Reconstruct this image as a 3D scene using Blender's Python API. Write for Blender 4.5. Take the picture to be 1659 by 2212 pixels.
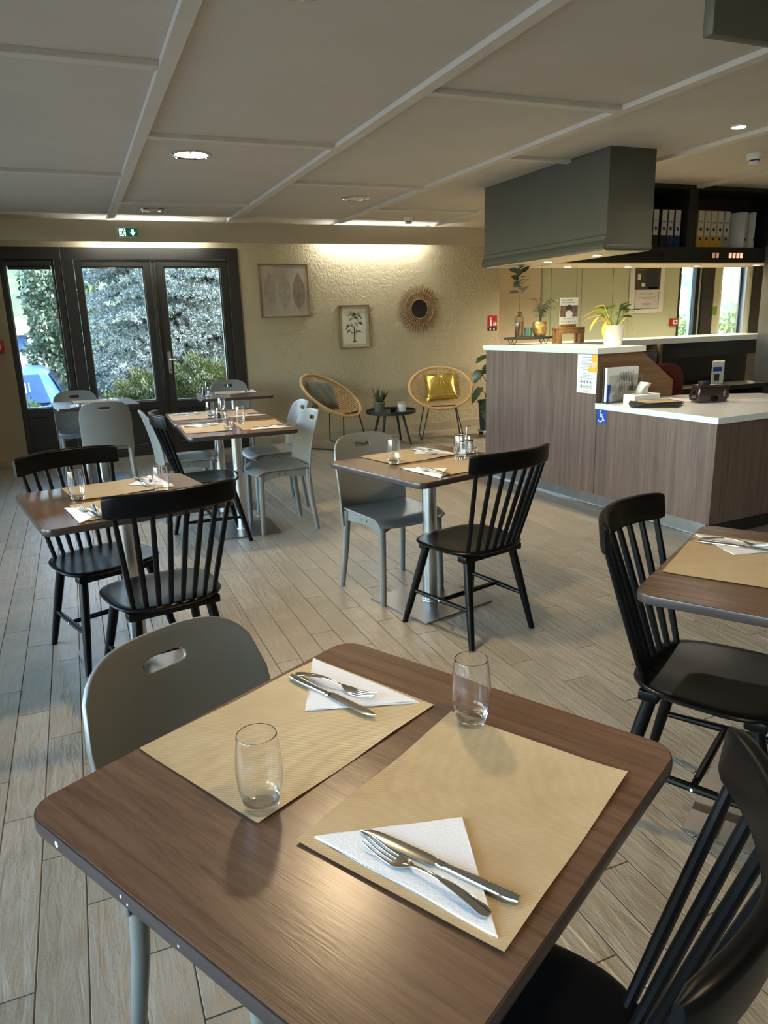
import bpy, bmesh, math, random
import numpy as np
from mathutils import Vector, Matrix
R = math.radians
random.seed(7)
rng = np.random.default_rng(7)
scene = bpy.context.scene
for o in list(bpy.data.objects):
    bpy.data.objects.remove(o)
C = scene.collection

# ------------------------------------------------------------------ camera
CAM_H = 1.42
yaw, pitch, roll = R(22.2518), R(14.768), R(-1.7458)
fw = Vector((math.sin(yaw) * math.cos(pitch), math.cos(yaw) * math.cos(pitch), -math.sin(pitch)))
rt = Vector((math.cos(yaw), -math.sin(yaw), 0))
up = rt.cross(fw)
rt2 = math.cos(roll) * rt + math.sin(roll) * up
up2 = -math.sin(roll) * rt + math.cos(roll) * up
cam_data = bpy.data.cameras.new('camera')
cam_data.sensor_fit = 'AUTO'
cam_data.sensor_width = 36.0
cam_data.lens = 1575.23 * 36.0 / 2212.0
cam_data.clip_start = 0.02
cam_data.clip_end = 400
cam = bpy.data.objects.new('camera', cam_data)
M = Matrix((rt2, up2, -fw)).transposed().to_4x4()
M.translation = Vector((0, 0, CAM_H))
cam.matrix_world = M
C.objects.link(cam)
scene.camera = cam

# ------------------------------------------------------------------ world, sun, exposure
world = bpy.data.worlds.new('world')
scene.world = world
world.use_nodes = True
wn = world.node_tree
for n in list(wn.nodes):
    wn.nodes.remove(n)
sky = wn.nodes.new('ShaderNodeTexSky')
sky.sky_type = 'NISHITA'
sky.sun_disc = False
sky.sun_elevation = R(37)
sky.sun_rotation = R(106)
sky.air_density = 1.1
sky.dust_density = 0.8
bg = wn.nodes.new('ShaderNodeBackground')
bg.inputs['Strength'].default_value = 0.72
wo = wn.nodes.new('ShaderNodeOutputWorld')
wn.links.new(sky.outputs[0], bg.inputs[0])
wn.links.new(bg.outputs[0], wo.inputs[0])

sun_data = bpy.data.lights.new('sun', 'SUN')
sun_data.energy = 3.0
sun_data.angle = R(0.6)
sun_data.color = (1.0, 0.93, 0.82)
sun = bpy.data.objects.new('sun', sun_data)
sun_dir = Vector((0.75, -0.22, 0.62)).normalized()      # towards the sun
sun.rotation_euler = sun_dir.to_track_quat('Z', 'Y').to_euler()
sun.location = (6, -6, 12)
C.objects.link(sun)

vs = scene.view_settings
vs.view_transform = 'Standard'
vs.look = 'None'
vs.gamma = 1.0
vs.use_curve_mapping = False
vs.exposure = 2.1
scene.cycles.max_bounces = 16
scene.cycles.diffuse_bounces = 4
scene.cycles.glossy_bounces = 8
scene.cycles.transmission_bounces = 12
scene.cycles.transparent_max_bounces = 16
scene.cycles.caustics_reflective = False
scene.cycles.caustics_refractive = True
scene.cycles.sample_clamp_indirect = 6.0
scene.cycles.use_denoising = True

# ------------------------------------------------------------------ materials
MATS = {}
def nodes_of(m):
    m.use_nodes = True
    nt = m.node_tree
    b = nt.nodes.get('Principled BSDF')
    return nt, b
def N(nt, t, **kw):
    n = nt.nodes.new(t)
    for k, v in kw.items():
        if k in n.inputs:
            n.inputs[k].default_value = v
        else:
            setattr(n, k, v)
    return n
def ramp(nt, stops):
    r = nt.nodes.new('ShaderNodeValToRGB')
    el = r.color_ramp.elements
    while len(el) < len(stops):
        el.new(0.5)
    for e, (p, c) in zip(el, stops):
        e.position = p
        e.color = (*c, 1)
    return r
def coords(nt, kind='Object', scale=(1, 1, 1), rot=(0, 0, 0)):
    if kind == 'World':
        g = nt.nodes.new('ShaderNodeNewGeometry')
        src = g.outputs['Position']
    else:
        g = nt.nodes.new('ShaderNodeTexCoord')
        src = g.outputs[kind]
    mp = nt.nodes.new('ShaderNodeMapping')
    mp.inputs['Scale'].default_value = scale
    mp.inputs['Rotation'].default_value = rot
    nt.links.new(src, mp.inputs['Vector'])
    return mp.outputs['Vector']
def mat(name, col=(0.5, 0.5, 0.5), rough=0.5, metal=0.0, var=0.06, vscale=8.0, bump=0.0, bscale=60.0,
        spec=0.5, coat=0.0, kind='Object', stretch=(1, 1, 1), emit=None, estr=1.0, trans=0.0, sheen=0.0, rvar=0.0):
    if name in MATS:
        return MATS[name]
    m = bpy.data.materials.new(name)
    nt, b = nodes_of(m)
    v = coords(nt, kind, stretch)
    nz = N(nt, 'ShaderNodeTexNoise', Scale=vscale, Detail=5.0)
    nt.links.new(v, nz.inputs['Vector'])
    lo = tuple(max(0, c * (1 - var)) for c in col)
    hi = tuple(min(1, c * (1 + var)) for c in col)
    r = ramp(nt, [(0.3, lo), (0.7, hi)])
    nt.links.new(nz.outputs['Fac'], r.inputs['Fac'])
    nt.links.new(r.outputs['Color'], b.inputs['Base Color'])
    b.inputs['Roughness'].default_value = rough
    if rvar:
        mr = N(nt, 'ShaderNodeMapRange')
        mr.inputs['To Min'].default_value = max(0.02, rough - rvar)
        mr.inputs['To Max'].default_value = min(1, rough + rvar)
        nt.links.new(nz.outputs['Fac'], mr.inputs['Value'])
        nt.links.new(mr.outputs[0], b.inputs['Roughness'])
    b.inputs['Metallic'].default_value = metal
    b.inputs['Specular IOR Level'].default_value = spec
    b.inputs['Coat Weight'].default_value = coat
    b.inputs['Transmission Weight'].default_value = trans
    b.inputs['Sheen Weight'].default_value = sheen
    if emit:
        b.inputs['Emission Color'].default_value = (*emit, 1)
        b.inputs['Emission Strength'].default_value = estr
    if bump:
        nb = N(nt, 'ShaderNodeTexNoise', Scale=bscale, Detail=4.0)
        nt.links.new(v, nb.inputs['Vector'])
        bp = N(nt, 'ShaderNodeBump', Strength=bump, Distance=0.01)
        nt.links.new(nb.outputs['Fac'], bp.inputs['Height'])
        nt.links.new(bp.outputs[0], b.inputs['Normal'])
    MATS[name] = m
    return m
def wood(name, dark, light, axis=1, rough=0.35, freq=38.0, stretch=0.06, coat=0.0, kind='Object', spec=0.5, bump=0.05):
    if name in MATS:
        return MATS[name]
    m = bpy.data.materials.new(name)
    nt, b = nodes_of(m)
    sc = [1.0, 1.0, 1.0]
    sc[axis] = stretch
    v = coords(nt, kind, sc)
    n1 = N(nt, 'ShaderNodeTexNoise', Scale=freq * 0.12, Detail=2.0)
    nt.links.new(v, n1.inputs['Vector'])
    mul = N(nt, 'ShaderNodeVectorMath', operation='SCALE')
    mul.inputs['Scale'].default_value = 0.16
    nt.links.new(n1.outputs['Color'], mul.inputs[0])
    add = N(nt, 'ShaderNodeVectorMath', operation='ADD')
    nt.links.new(v, add.inputs[0])
    nt.links.new(mul.outputs[0], add.inputs[1])
    n2 = N(nt, 'ShaderNodeTexNoise', Scale=freq, Detail=6.0, Roughness=0.62)
    nt.links.new(add.outputs[0], n2.inputs['Vector'])
    n3 = N(nt, 'ShaderNodeTexNoise', Scale=freq * 5, Detail=3.0)
    nt.links.new(add.outputs[0], n3.inputs['Vector'])
    mx = N(nt, 'ShaderNodeMath', operation='MULTIPLY_ADD')
    mx.inputs[1].default_value = 0.35
    nt.links.new(n3.outputs['Fac'], mx.inputs[0])
    nt.links.new(n2.outputs['Fac'], mx.inputs[2])
    mid = tuple((a + c) / 2 for a, c in zip(dark, light))
    r = ramp(nt, [(0.42, dark), (0.62, mid), (0.85, light)])
    nt.links.new(mx.outputs[0], r.inputs['Fac'])
    nt.links.new(r.outputs['Color'], b.inputs['Base Color'])
    b.inputs['Roughness'].default_value = rough
    b.inputs['Coat Weight'].default_value = coat
    b.inputs['Specular IOR Level'].default_value = spec
    if bump:
        bp = N(nt, 'ShaderNodeBump', Strength=bump, Distance=0.004)
        nt.links.new(n3.outputs['Fac'], bp.inputs['Height'])
        nt.links.new(bp.outputs[0], b.inputs['Normal'])
    MATS[name] = m
    return m
def emitter(name, col, strength):
    if name in MATS:
        return MATS[name]
    m = bpy.data.materials.new(name)
    nt, b = nodes_of(m)
    b.inputs['Base Color'].default_value = (0.8, 0.8, 0.8, 1)
    b.inputs['Emission Color'].default_value = (*col, 1)
    b.inputs['Emission Strength'].default_value = strength
    MATS[name] = m
    return m
def pane_mat(name, tint=(1, 1, 1), refl=1.0):
    """thin window glass: clear transmission with Fresnel reflection"""
    m = bpy.data.materials.new(name)
    m.use_nodes = True
    nt = m.node_tree
    nt.nodes.clear()
    out = nt.nodes.new('ShaderNodeOutputMaterial')
    tr = N(nt, 'ShaderNodeBsdfTransparent')
    tr.inputs['Color'].default_value = (*tint, 1)
    gl = N(nt, 'ShaderNodeBsdfGlossy', Roughness=0.01)
    fr = N(nt, 'ShaderNodeFresnel', IOR=1.35)
    mx = nt.nodes.new('ShaderNodeMixShader')
    nt.links.new(fr.outputs[0], mx.inputs[0])
    nt.links.new(tr.outputs[0], mx.inputs[1])
    nt.links.new(gl.outputs[0], mx.inputs[2])
    nt.links.new(mx.outputs[0], out.inputs[0])
    MATS[name] = m
    return m
def glass_mat(name, col=(1, 1, 1), rough=0.0, ior=1.45):
    m = bpy.data.materials.new(name)
    nt, b = nodes_of(m)
    b.inputs['Base Color'].default_value = (*col, 1)
    b.inputs['Roughness'].default_value = rough
    b.inputs['IOR'].default_value = ior
    b.inputs['Transmission Weight'].default_value = 1.0
    MATS[name] = m
    return m

def tile_mat():
    m = bpy.data.materials.new('stone_tile')
    nt, b = nodes_of(m)
    g = nt.nodes.new('ShaderNodeNewGeometry')
    sep = nt.nodes.new('ShaderNodeSeparateXYZ')
    nt.links.new(g.outputs['Position'], sep.inputs[0])
    # tile row / column index so that every tile has its own tone
    rowm = N(nt, 'ShaderNodeMath', operation='MULTIPLY_ADD')
    rowm.inputs[1].default_value = 1 / 0.1119
    rowm.inputs[2].default_value = 0.2537 / 0.1119
    nt.links.new(sep.outputs['X'], rowm.inputs[0])
    rowf = N(nt, 'ShaderNodeMath', operation='FLOOR')
    nt.links.new(rowm.outputs[0], rowf.inputs[0])
    colm = N(nt, 'ShaderNodeMath', operation='MULTIPLY_ADD')
    colm.inputs[1].default_value = 0.2233
    nt.links.new(rowf.outputs[0], colm.inputs[0])
    yy = N(nt, 'ShaderNodeMath', operation='SUBTRACT')
    yy.inputs[1].default_value = 0.615
    nt.links.new(sep.outputs['Y'], yy.inputs[0])
    nt.links.new(yy.outputs[0], colm.inputs[2])
    cold = N(nt, 'ShaderNodeMath', operation='DIVIDE')
    cold.inputs[1].default_value = 0.67
    nt.links.new(colm.outputs[0], cold.inputs[0])
    colf = N(nt, 'ShaderNodeMath', operation='FLOOR')
    nt.links.new(cold.outputs[0], colf.inputs[0])
    cmb = nt.nodes.new('ShaderNodeCombineXYZ')
    nt.links.new(rowf.outputs[0], cmb.inputs[0])
    nt.links.new(colf.outputs[0], cmb.inputs[1])
    wnz = nt.nodes.new('ShaderNodeTexWhiteNoise')
    nt.links.new(cmb.outputs[0], wnz.inputs['Vector'])
    v = nt.nodes.new('ShaderNodeVectorMath')
    v.operation = 'MULTIPLY_ADD'
    v.inputs[1].default_value = (1, 1, 1)
    nt.links.new(g.outputs['Position'], v.inputs[0])
    nt.links.new(wnz.outputs['Color'], v.inputs[2])
    nz = N(nt, 'ShaderNodeTexNoise', Scale=7.0, Detail=6.0)
    nt.links.new(v.outputs[0], nz.inputs['Vector'])
    sm = N(nt, 'ShaderNodeMath', operation='MULTIPLY_ADD')
    sm.inputs[1].default_value = 0.34
    nt.links.new(wnz.outputs['Value'], sm.inputs[0])
    nt.links.new(nz.outputs['Fac'], sm.inputs[2])
    r = ramp(nt, [(0.30, (0.235, 0.200, 0.145)), (0.65, (0.280, 0.243, 0.180)), (0.95, (0.325, 0.285, 0.218))])
    nt.links.new(sm.outputs[0], r.inputs['Fac'])
    nt.links.new(r.outputs['Color'], b.inputs['Base Color'])
    b.inputs['Roughness'].default_value = 0.33
    b.inputs['Specular IOR Level'].default_value = 0.55
    mp = nt.nodes.new('ShaderNodeMapping')
    mp.inputs['Rotation'].default_value = (0, 0, R(28))
    mp.inputs['Scale'].default_value = (34, 6, 1)
    nt.links.new(v.outputs[0], mp.inputs['Vector'])
    nb = N(nt, 'ShaderNodeTexNoise', Scale=1.0, Detail=5.0, Distortion=0.6)
    nt.links.new(mp.outputs[0], nb.inputs['Vector'])
    nb2 = N(nt, 'ShaderNodeTexNoise', Scale=160.0, Detail=3.0)
    nt.links.new(g.outputs['Position'], nb2.inputs['Vector'])
    ad = N(nt, 'ShaderNodeMath', operation='MULTIPLY_ADD')
    ad.inputs[1].default_value = 0.12
    nt.links.new(nb2.outputs['Fac'], ad.inputs[0])
    nt.links.new(nb.outputs['Fac'], ad.inputs[2])
    bp = N(nt, 'ShaderNodeBump', Strength=0.8, Distance=0.007)
    nt.links.new(ad.outputs[0], bp.inputs['Height'])
    nt.links.new(bp.outputs[0], b.inputs['Normal'])
    MATS['stone_tile'] = m
    return m
def plaster_mat():
    m = bpy.data.materials.new('textured_plaster')
    nt, b = nodes_of(m)
    v = coords(nt, 'World')
    nz = N(nt, 'ShaderNodeTexNoise', Scale=1.6, Detail=4.0)
    nt.links.new(v, nz.inputs['Vector'])
    r = ramp(nt, [(0.3, (0.415, 0.345, 0.225)), (0.7, (0.46, 0.385, 0.255))])
    nt.links.new(nz.outputs['Fac'], r.inputs['Fac'])
    nt.links.new(r.outputs['Color'], b.inputs['Base Color'])
    b.inputs['Roughness'].default_value = 0.75
    b.inputs['Specular IOR Level'].default_value = 0.3
    nb = N(nt, 'ShaderNodeTexNoise', Scale=42.0, Detail=3.0, Roughness=0.5)
    nt.links.new(v, nb.inputs['Vector'])
    # the relief is strong right of the doors and fades left of them
    sep = nt.nodes.new('ShaderNodeSeparateXYZ')
    nt.links.new(v, sep.inputs[0])
    mr = N(nt, 'ShaderNodeMapRange')
    mr.inputs['From Min'].default_value = 1.95
    mr.inputs['From Max'].default_value = 2.3
    mr.inputs['To Min'].default_value = 0.05
    mr.inputs['To Max'].default_value = 1.0
    nt.links.new(sep.outputs['X'], mr.inputs['Value'])
    bp = N(nt, 'ShaderNodeBump', Distance=0.012)
    nt.links.new(mr.outputs[0], bp.inputs['Strength'])
    nt.links.new(nb.outputs['Fac'], bp.inputs['Height'])
    nt.links.new(bp.outputs[0], b.inputs['Normal'])
    MATS['textured_plaster'] = m
    return m
def kraft_mat():
    m = bpy.data.materials.new('kraft_paper')
    nt, b = nodes_of(m)
    v = coords(nt, 'Object')
    nz = N(nt, 'ShaderNodeTexNoise', Scale=18.0, Detail=5.0)
    nt.links.new(v, nz.inputs['Vector'])
    r = ramp(nt, [(0.3, (0.44, 0.322, 0.168)), (0.7, (0.50, 0.375, 0.208))])
    nt.links.new(nz.outputs['Fac'], r.inputs['Fac'])
    nt.links.new(r.outputs['Color'], b.inputs['Base Color'])
    b.inputs['Roughness'].default_value = 0.45
    b.inputs['Specular IOR Level'].default_value = 0.5
    wv = N(nt, 'ShaderNodeTexWave', Scale=95.0)
    wv.bands_direction = 'DIAGONAL'
    nt.links.new(v, wv.inputs['Vector'])
    bp = N(nt, 'ShaderNodeBump', Strength=0.18, Distance=0.002)
    nt.links.new(wv.outputs['Fac'], bp.inputs['Height'])
    nt.links.new(bp.outputs[0], b.inputs['Normal'])
    MATS['kraft_paper'] = m
    return m
def leaf_mat(name, c1, c2, rough=0.5, scale=3.0, kind='World', trans=0.0):
    if name in MATS:
        return MATS[name]
    m = bpy.data.materials.new(name)
    nt, b = nodes_of(m)
    v = coords(nt, kind)
    nz = N(nt, 'ShaderNodeTexNoise', Scale=scale, Detail=6.0, Roughness=0.7)
    nt.links.new(v, nz.inputs['Vector'])
    r = ramp(nt, [(0.35, c1), (0.65, c2)])
    nt.links.new(nz.outputs['Fac'], r.inputs['Fac'])
    nt.links.new(r.outputs['Color'], b.inputs['Base Color'])
    b.inputs['Roughness'].default_value = rough
    if trans:
        b.inputs['Subsurface Weight'].default_value = 0.0
    MATS[name] = m
    return m

tile_mat(); plaster_mat(); kraft_mat()
mat('grout', (0.11, 0.10, 0.09), 0.9, bump=0.2)
mat('ceiling_paint', (0.60, 0.555, 0.475), 0.85, var=0.03, vscale=3, bump=0.06, bscale=140, kind='World')
mat('batten_paint', (0.66, 0.615, 0.535), 0.6, var=0.03, kind='World')
mat('fascia_paint', (0.50, 0.425, 0.30), 0.7, var=0.03, kind='World', vscale=2)
mat('cream_wall', (0.64, 0.555, 0.40), 0.8, var=0.03, kind='World', vscale=2, bump=0.05)
mat('pale_green_wall', (0.54, 0.57, 0.39), 0.65, var=0.03, kind='World', vscale=2)
mat('beige_tile', (0.36, 0.29, 0.20), 0.4, var=0.08)
mat('dark_joinery', (0.024, 0.020, 0.016), 0.45, var=0.08, vscale=4)
mat('dark_joinery_gasket', (0.02, 0.02, 0.02), 0.6)
mat('black_paint', (0.0025, 0.0025, 0.0028), 0.33, var=0.12, vscale=20, spec=0.15)
mat('black_seat', (0.0025, 0.0025, 0.0028), 0.30, var=0.12, vscale=20, spec=0.22)
mat('black_matte', (0.014, 0.0135, 0.012), 0.6)
mat('black_metal', (0.012, 0.012, 0.013), 0.45)
mat('grey_shell', (0.165, 0.166, 0.153), 0.30, var=0.03, spec=0.6)
mat('grey_leg', (0.175, 0.177, 0.163), 0.33, var=0.03, spec=0.6)
mat('brushed_steel', (0.55, 0.54, 0.52), 0.30, metal=1.0, var=0.06, vscale=40, stretch=(1, 12, 1), rvar=0.06)
mat('plate_steel', (0.30, 0.28, 0.262), 0.38, metal=1.0, var=0.10, vscale=14, rvar=0.08)
mat('polished_steel', (0.72, 0.70, 0.66), 0.10, metal=1.0, var=0.02)
mat('dark_edge', (0.040, 0.028, 0.024), 0.26, var=0.1, spec=0.6)
mat('napkin_paper', (0.80, 0.80, 0.79), 0.85, var=0.03, bump=0.10, bscale=220)
mat('white_paper', (0.78, 0.77, 0.74), 0.7, var=0.02)
mat('white_top', (0.76, 0.745, 0.70), 0.28, var=0.02, spec=0.5)
mat('bulkhead_green', (0.080, 0.078, 0.055), 0.5, var=0.07, vscale=5)
mat('black_cabinet', (0.016, 0.015, 0.013), 0.45, var=0.1)
wood('walnut', (0.072, 0.038, 0.021), (0.160, 0.090, 0.052), axis=1, rough=0.27, freq=60, stretch=0.04, spec=0.5)
wood('walnut_panel', (0.080, 0.049, 0.035), (0.178, 0.113, 0.084), axis=2, rough=0.42, freq=30, stretch=0.04, spec=0.4)
wood('walnut_end', (0.10, 0.052, 0.026), (0.22, 0.125, 0.066), axis=0, rough=0.42, freq=30, stretch=0.05, spec=0.4)
wood('rattan', (0.42, 0.24, 0.08), (0.66, 0.43, 0.18), axis=0, rough=0.5, freq=60, stretch=0.2)
wood('brown_cane', (0.17, 0.085, 0.035), (0.36, 0.20, 0.09), axis=2, rough=0.55, freq=60, stretch=0.2)
wood('frame_wood', (0.12, 0.07, 0.025), (0.26, 0.16, 0.07), axis=2, rough=0.4, freq=40, stretch=0.1)
wood('light_wood', (0.36, 0.26, 0.15), (0.55, 0.42, 0.27), axis=2, rough=0.5, freq=40, stretch=0.1)
wood('easel_wood', (0.13, 0.062, 0.022), (0.30, 0.16, 0.06), axis=2, rough=0.35, freq=30, stretch=0.1)
glass_mat('tumbler_glass', (1, 1, 1), 0.0, 1.45)
glass_mat('green_glass', (0.42, 0.66, 0.60), 0.02, 1.45)
glass_mat('brown_glass', (0.72, 0.60, 0.48), 0.05, 1.45)
pane_mat('window_pane', (0.97, 0.99, 0.98))
pane_mat('frosted_acrylic', (0.95, 0.96, 0.97))

# ------------------------------------------------------------------ mesh helpers
class MB:
    def __init__(s):
        s.v = []; s.f = []
    def add(s, vs, fs):
        k = len(s.v)
        s.v += [tuple(p) for p in vs]
        s.f += [tuple(i + k for i in f) for f in fs]
        return s
    def box(s, x0, x1, y0, y1, z0, z1):
        return s.add([(x0, y0, z0), (x1, y0, z0), (x1, y1, z0), (x0, y1, z0), (x0, y0, z1), (x1, y0, z1), (x1, y1, z1), (x0, y1, z1)],
                     [(0, 3, 2, 1), (4, 5, 6, 7), (0, 1, 5, 4), (1, 2, 6, 5), (2, 3, 7, 6), (3, 0, 4, 7)])
    def tube(s, pts, rad, n=10, caps=True, flat=1.0):
        """swept tube; rad is a number or a list"""
        pts = [Vector(p) for p in pts]
        rs = rad if isinstance(rad, (list, tuple)) else [rad] * len(pts)
        t0 = (pts[1] - pts[0]).normalized()
        a = Vector((0, 0, 1)) if abs(t0.z) < 0.9 else Vector((0, 1, 0))
        u = t0.cross(a).normalized()
        ring = []
        for i, p in enumerate(pts):
            t = (pts[min(i + 1, len(pts) - 1)] - pts[max(i - 1, 0)]).normalized()
            u = (u - t * u.dot(t)).normalized()
            w = t.cross(u)
            ring.append([p + rs[i] * (math.cos(2 * math.pi * k / n) * u + flat * math.sin(2 * math.pi * k / n) * w) for k in range(n)])
        vs = [q for r in ring for q in r]
        fs = []
        for i in range(len(pts) - 1):
            for k in range(n):
                fs.append((i * n + k, i * n + (k + 1) % n, (i + 1) * n + (k + 1) % n, (i + 1) * n + k))
        if caps:
            fs.append(tuple(reversed(range(n))))
            fs.append(tuple(range((len(pts) - 1) * n, len(pts) * n)))
        return s.add(vs, fs)
    def lathe(s, prof, n=24, c=(0, 0, 0), sx=1.0, sy=1.0, closed=False):
        """profile [(r, z)] turned about z"""
        vs = []
        for r, z in prof:
            for k in range(n):
                a = 2 * math.pi * k / n
                vs.append((c[0] + sx * r * math.cos(a), c[1] + sy * r * math.sin(a), c[2] + z))
        fs = []
        m = len(prof)
        for i in range(m - 1 + (1 if closed else 0)):
            j = (i + 1) % m
            for k in range(n):
                fs.append((i * n + k, i * n + (k + 1) % n, j * n + (k + 1) % n, j * n + k))
        if not closed:
            if prof[0][0] > 1e-6:
                fs.append(tuple(reversed(range(n))))
            if prof[-1][0] > 1e-6:
                fs.append(tuple(range((m - 1) * n, m * n)))
        return s.add(vs, fs)
    def prism(s, poly, z0, z1):
        n = len(poly)
        vs = [(x, y, z0) for x, y in poly] + [(x, y, z1) for x, y in poly]
        fs = [tuple(reversed(range(n))), tuple(range(n, 2 * n))]
        fs += [(i, (i + 1) % n, n + (i + 1) % n, n + i) for i in range(n)]
        return s.add(vs, fs)
    def prism_y(s, poly, y0, y1):
        """polygon in xz swept along y"""
        n = len(poly)
        vs = [(x, y0, z) for x, z in poly] + [(x, y1, z) for x, z in poly]
        fs = [tuple(range(n)), tuple(reversed(range(n, 2 * n)))]
        fs += [((i + 1) % n, i, n + i, n + (i + 1) % n) for i in range(n)]
        return s.add(vs, fs)
    def prism_x(s, poly, x0, x1):
        """polygon in yz swept along x"""
        n = len(poly)
        vs = [(x0, y, z) for y, z in poly] + [(x1, y, z) for y, z in poly]
        fs = [tuple(reversed(range(n))), tuple(range(n, 2 * n))]
        fs += [(i, (i + 1) % n, n + (i + 1) % n, n + i) for i in range(n)]
        return s.add(vs, fs)
    def grid(s, fn, nu, nv):
        vs = [fn(i / nu, j / nv) for j in range(nv + 1) for i in range(nu + 1)]
        fs = [(j * (nu + 1) + i, j * (nu + 1) + i + 1, (j + 1) * (nu + 1) + i + 1, (j + 1) * (nu + 1) + i) for j in range(nv) for i in range(nu)]
        return s.add(vs, fs)
    def xform(s, mtx):
        s.v = [tuple(mtx @ Vector(p)) for p in s.v]
        return s
    def mesh(s, name, material, smooth=35, bevel=0.0, seg=2, fixn=True):
        me = bpy.data.meshes.new(name)
        me.from_pydata(s.v, [], s.f)
        if bevel or fixn:
            bm = bmesh.new()
            bm.from_mesh(me)
            if fixn:
                bmesh.ops.remove_doubles(bm, verts=bm.verts, dist=1e-6)
                bmesh.ops.recalc_face_normals(bm, faces=bm.faces)
            if bevel:
                es = [e for e in bm.edges if len(e.link_faces) == 2 and e.calc_face_angle(0) > R(40)]
                bmesh.ops.bevel(bm, geom=es, offset=bevel, segments=seg, profile=0.5, affect='EDGES', clamp_overlap=True)
            bm.to_mesh(me)
            bm.free()
        if smooth:
            me.polygons.foreach_set('use_smooth', [True] * len(me.polygons))
            me.set_sharp_from_angle(angle=R(smooth))
        me.materials.append(MATS[material] if isinstance(material, str) else material)
        return me
    def build(s, name, material, parent=None, **kw):
        return put(name, s.mesh(name, material, **kw), parent)
def put(name, me, parent=None, loc=None):
    o = bpy.data.objects.new(name, me)
    C.objects.link(o)
    if parent is not None:
        o.parent = parent
    if loc is not None:
        o.location = loc
    return o
def tag(o, label, cat, group=None):
    o['label'] = label
    o['category'] = cat
    if group:
        o['group'] = group
    return o
def thing(name, label, cat, loc=(0, 0, 0), rz=0.0, group=None):
    o = bpy.data.objects.new(name, None)
    o.empty_display_size = 0.1
    C.objects.link(o)
    o.location = loc
    o.rotation_euler = (0, 0, rz)
    return tag(o, label, cat, group)
def struct(o):
    o['kind'] = 'structure'
    return o
def dup(root, loc, rz, label, group=None, parent=None):
    r = root.copy()
    C.objects.link(r)
    r.location = loc
    r.rotation_euler = (0, 0, rz)
    r['label'] = label
    if group:
        r['group'] = group
    for ch in list(root.children):
        c = ch.copy(); C.objects.link(c); c.parent = r
        for g in list(ch.children):
            d = g.copy(); C.objects.link(d); d.parent = c
    return r
def rrect(w, h, r, n=6, cx=0, cy=0):
    """rounded rectangle outline, ccw"""
    pts = []
    for sx, sy, a0 in ((1, 1, 0), (-1, 1, 90), (-1, -1, 180), (1, -1, 270)):
        for k in range(n + 1):
            a = R(a0 + 90 * k / n)
            pts.append((cx + sx * (w / 2 - r) + r * math.cos(a), cy + sy * (h / 2 - r) + r * math.sin(a)))
    return pts
def text_mesh(body, size, material, parent, loc, rot, name='lettering', align='LEFT', extrude=0.0002, bold=0.0):
    cu = bpy.data.curves.new('text', 'FONT')
    cu.body = body
    cu.size = size
    cu.extrude = extrude
    cu.offset = bold
    cu.align_x = align
    cu.resolution_u = 2
    to = bpy.data.objects.new('text_tmp', cu)
    C.objects.link(to)
    dg = bpy.context.evaluated_depsgraph_get()
    me = bpy.data.meshes.new_from_object(to.evaluated_get(dg))
    bpy.data.objects.remove(to)
    bpy.data.curves.remove(cu)
    me.materials.clear()
    me.materials.append(MATS[material])
    o = put(name, me, parent, loc)
    o.rotation_euler = rot
    return o
# ------------------------------------------------------------------ room shell
WY = 8.56          # inner face of the back wall
CZ = 2.475         # ceiling panels
BZ = 2.45          # underside of the ceiling battens
XL, XR, YF, YFAR = -1.85, 11.5, -2.6, 9.4

def wall_back():
    b = MB()
    b.box(XL - 0.25, -0.575, WY, WY + 0.3, 0, 2.9)
    b.box(1.83, 4.9, WY, WY + 0.3, 0, 2.9)
    b.box(4.9, 5.217, WY, YFAR + 0.25, 0, 2.9)
    b.box(-0.575, 1.83, WY, WY + 0.3, 2.236, 2.9)
    struct(b.build('wall_back', 'textured_plaster', smooth=0))
wall_back()
def wall_far():
    b = MB()
    y0, y1 = YFAR, YFAR + 0.25
    b.box(5.217, 9.04, y0, y1, 0, 2.9)
    b.box(9.04, 11.75, y0, y1, 0, 0.85)
    b.box(9.04, 11.75, y0, y1, 2.35, 2.9)
    b.box(9.5, 9.92, y0, y1, 0.85, 2.35)
    b.box(10.6, 11.75, y0, y1, 0.85, 2.35)
    struct(b.build('wall_far', 'pale_green_wall', smooth=0))
    struct(MB().box(5.22, 6.41, YFAR - 0.03, YFAR - 0.001, 0, CZ - 0.001).build('trim_5', 'cream_wall', smooth=0))
    # pale green cupboard doors set in the far wall
    c = thing('built_in_cupboard', 'pale green built-in cupboard with tall flat doors behind the reception', 'cupboard', (6.42, YFAR - 0.052, 0))
    MB().box(0, 1.58, 0.02, 0.05, 0, 2.44).build('carcass', 'pale_green_wall', c, smooth=0)
    for x0, x1 in ((0.012, 0.15), (0.158, 0.605), (0.613, 0.70), (0.708, 1.275), (1.283, 1.572)):
        MB().box(x0, x1, 0.0, 0.02, 0.06, 2.44).build('door', 'pale_green_wall', c, bevel=0.003)
wall_far()
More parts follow.
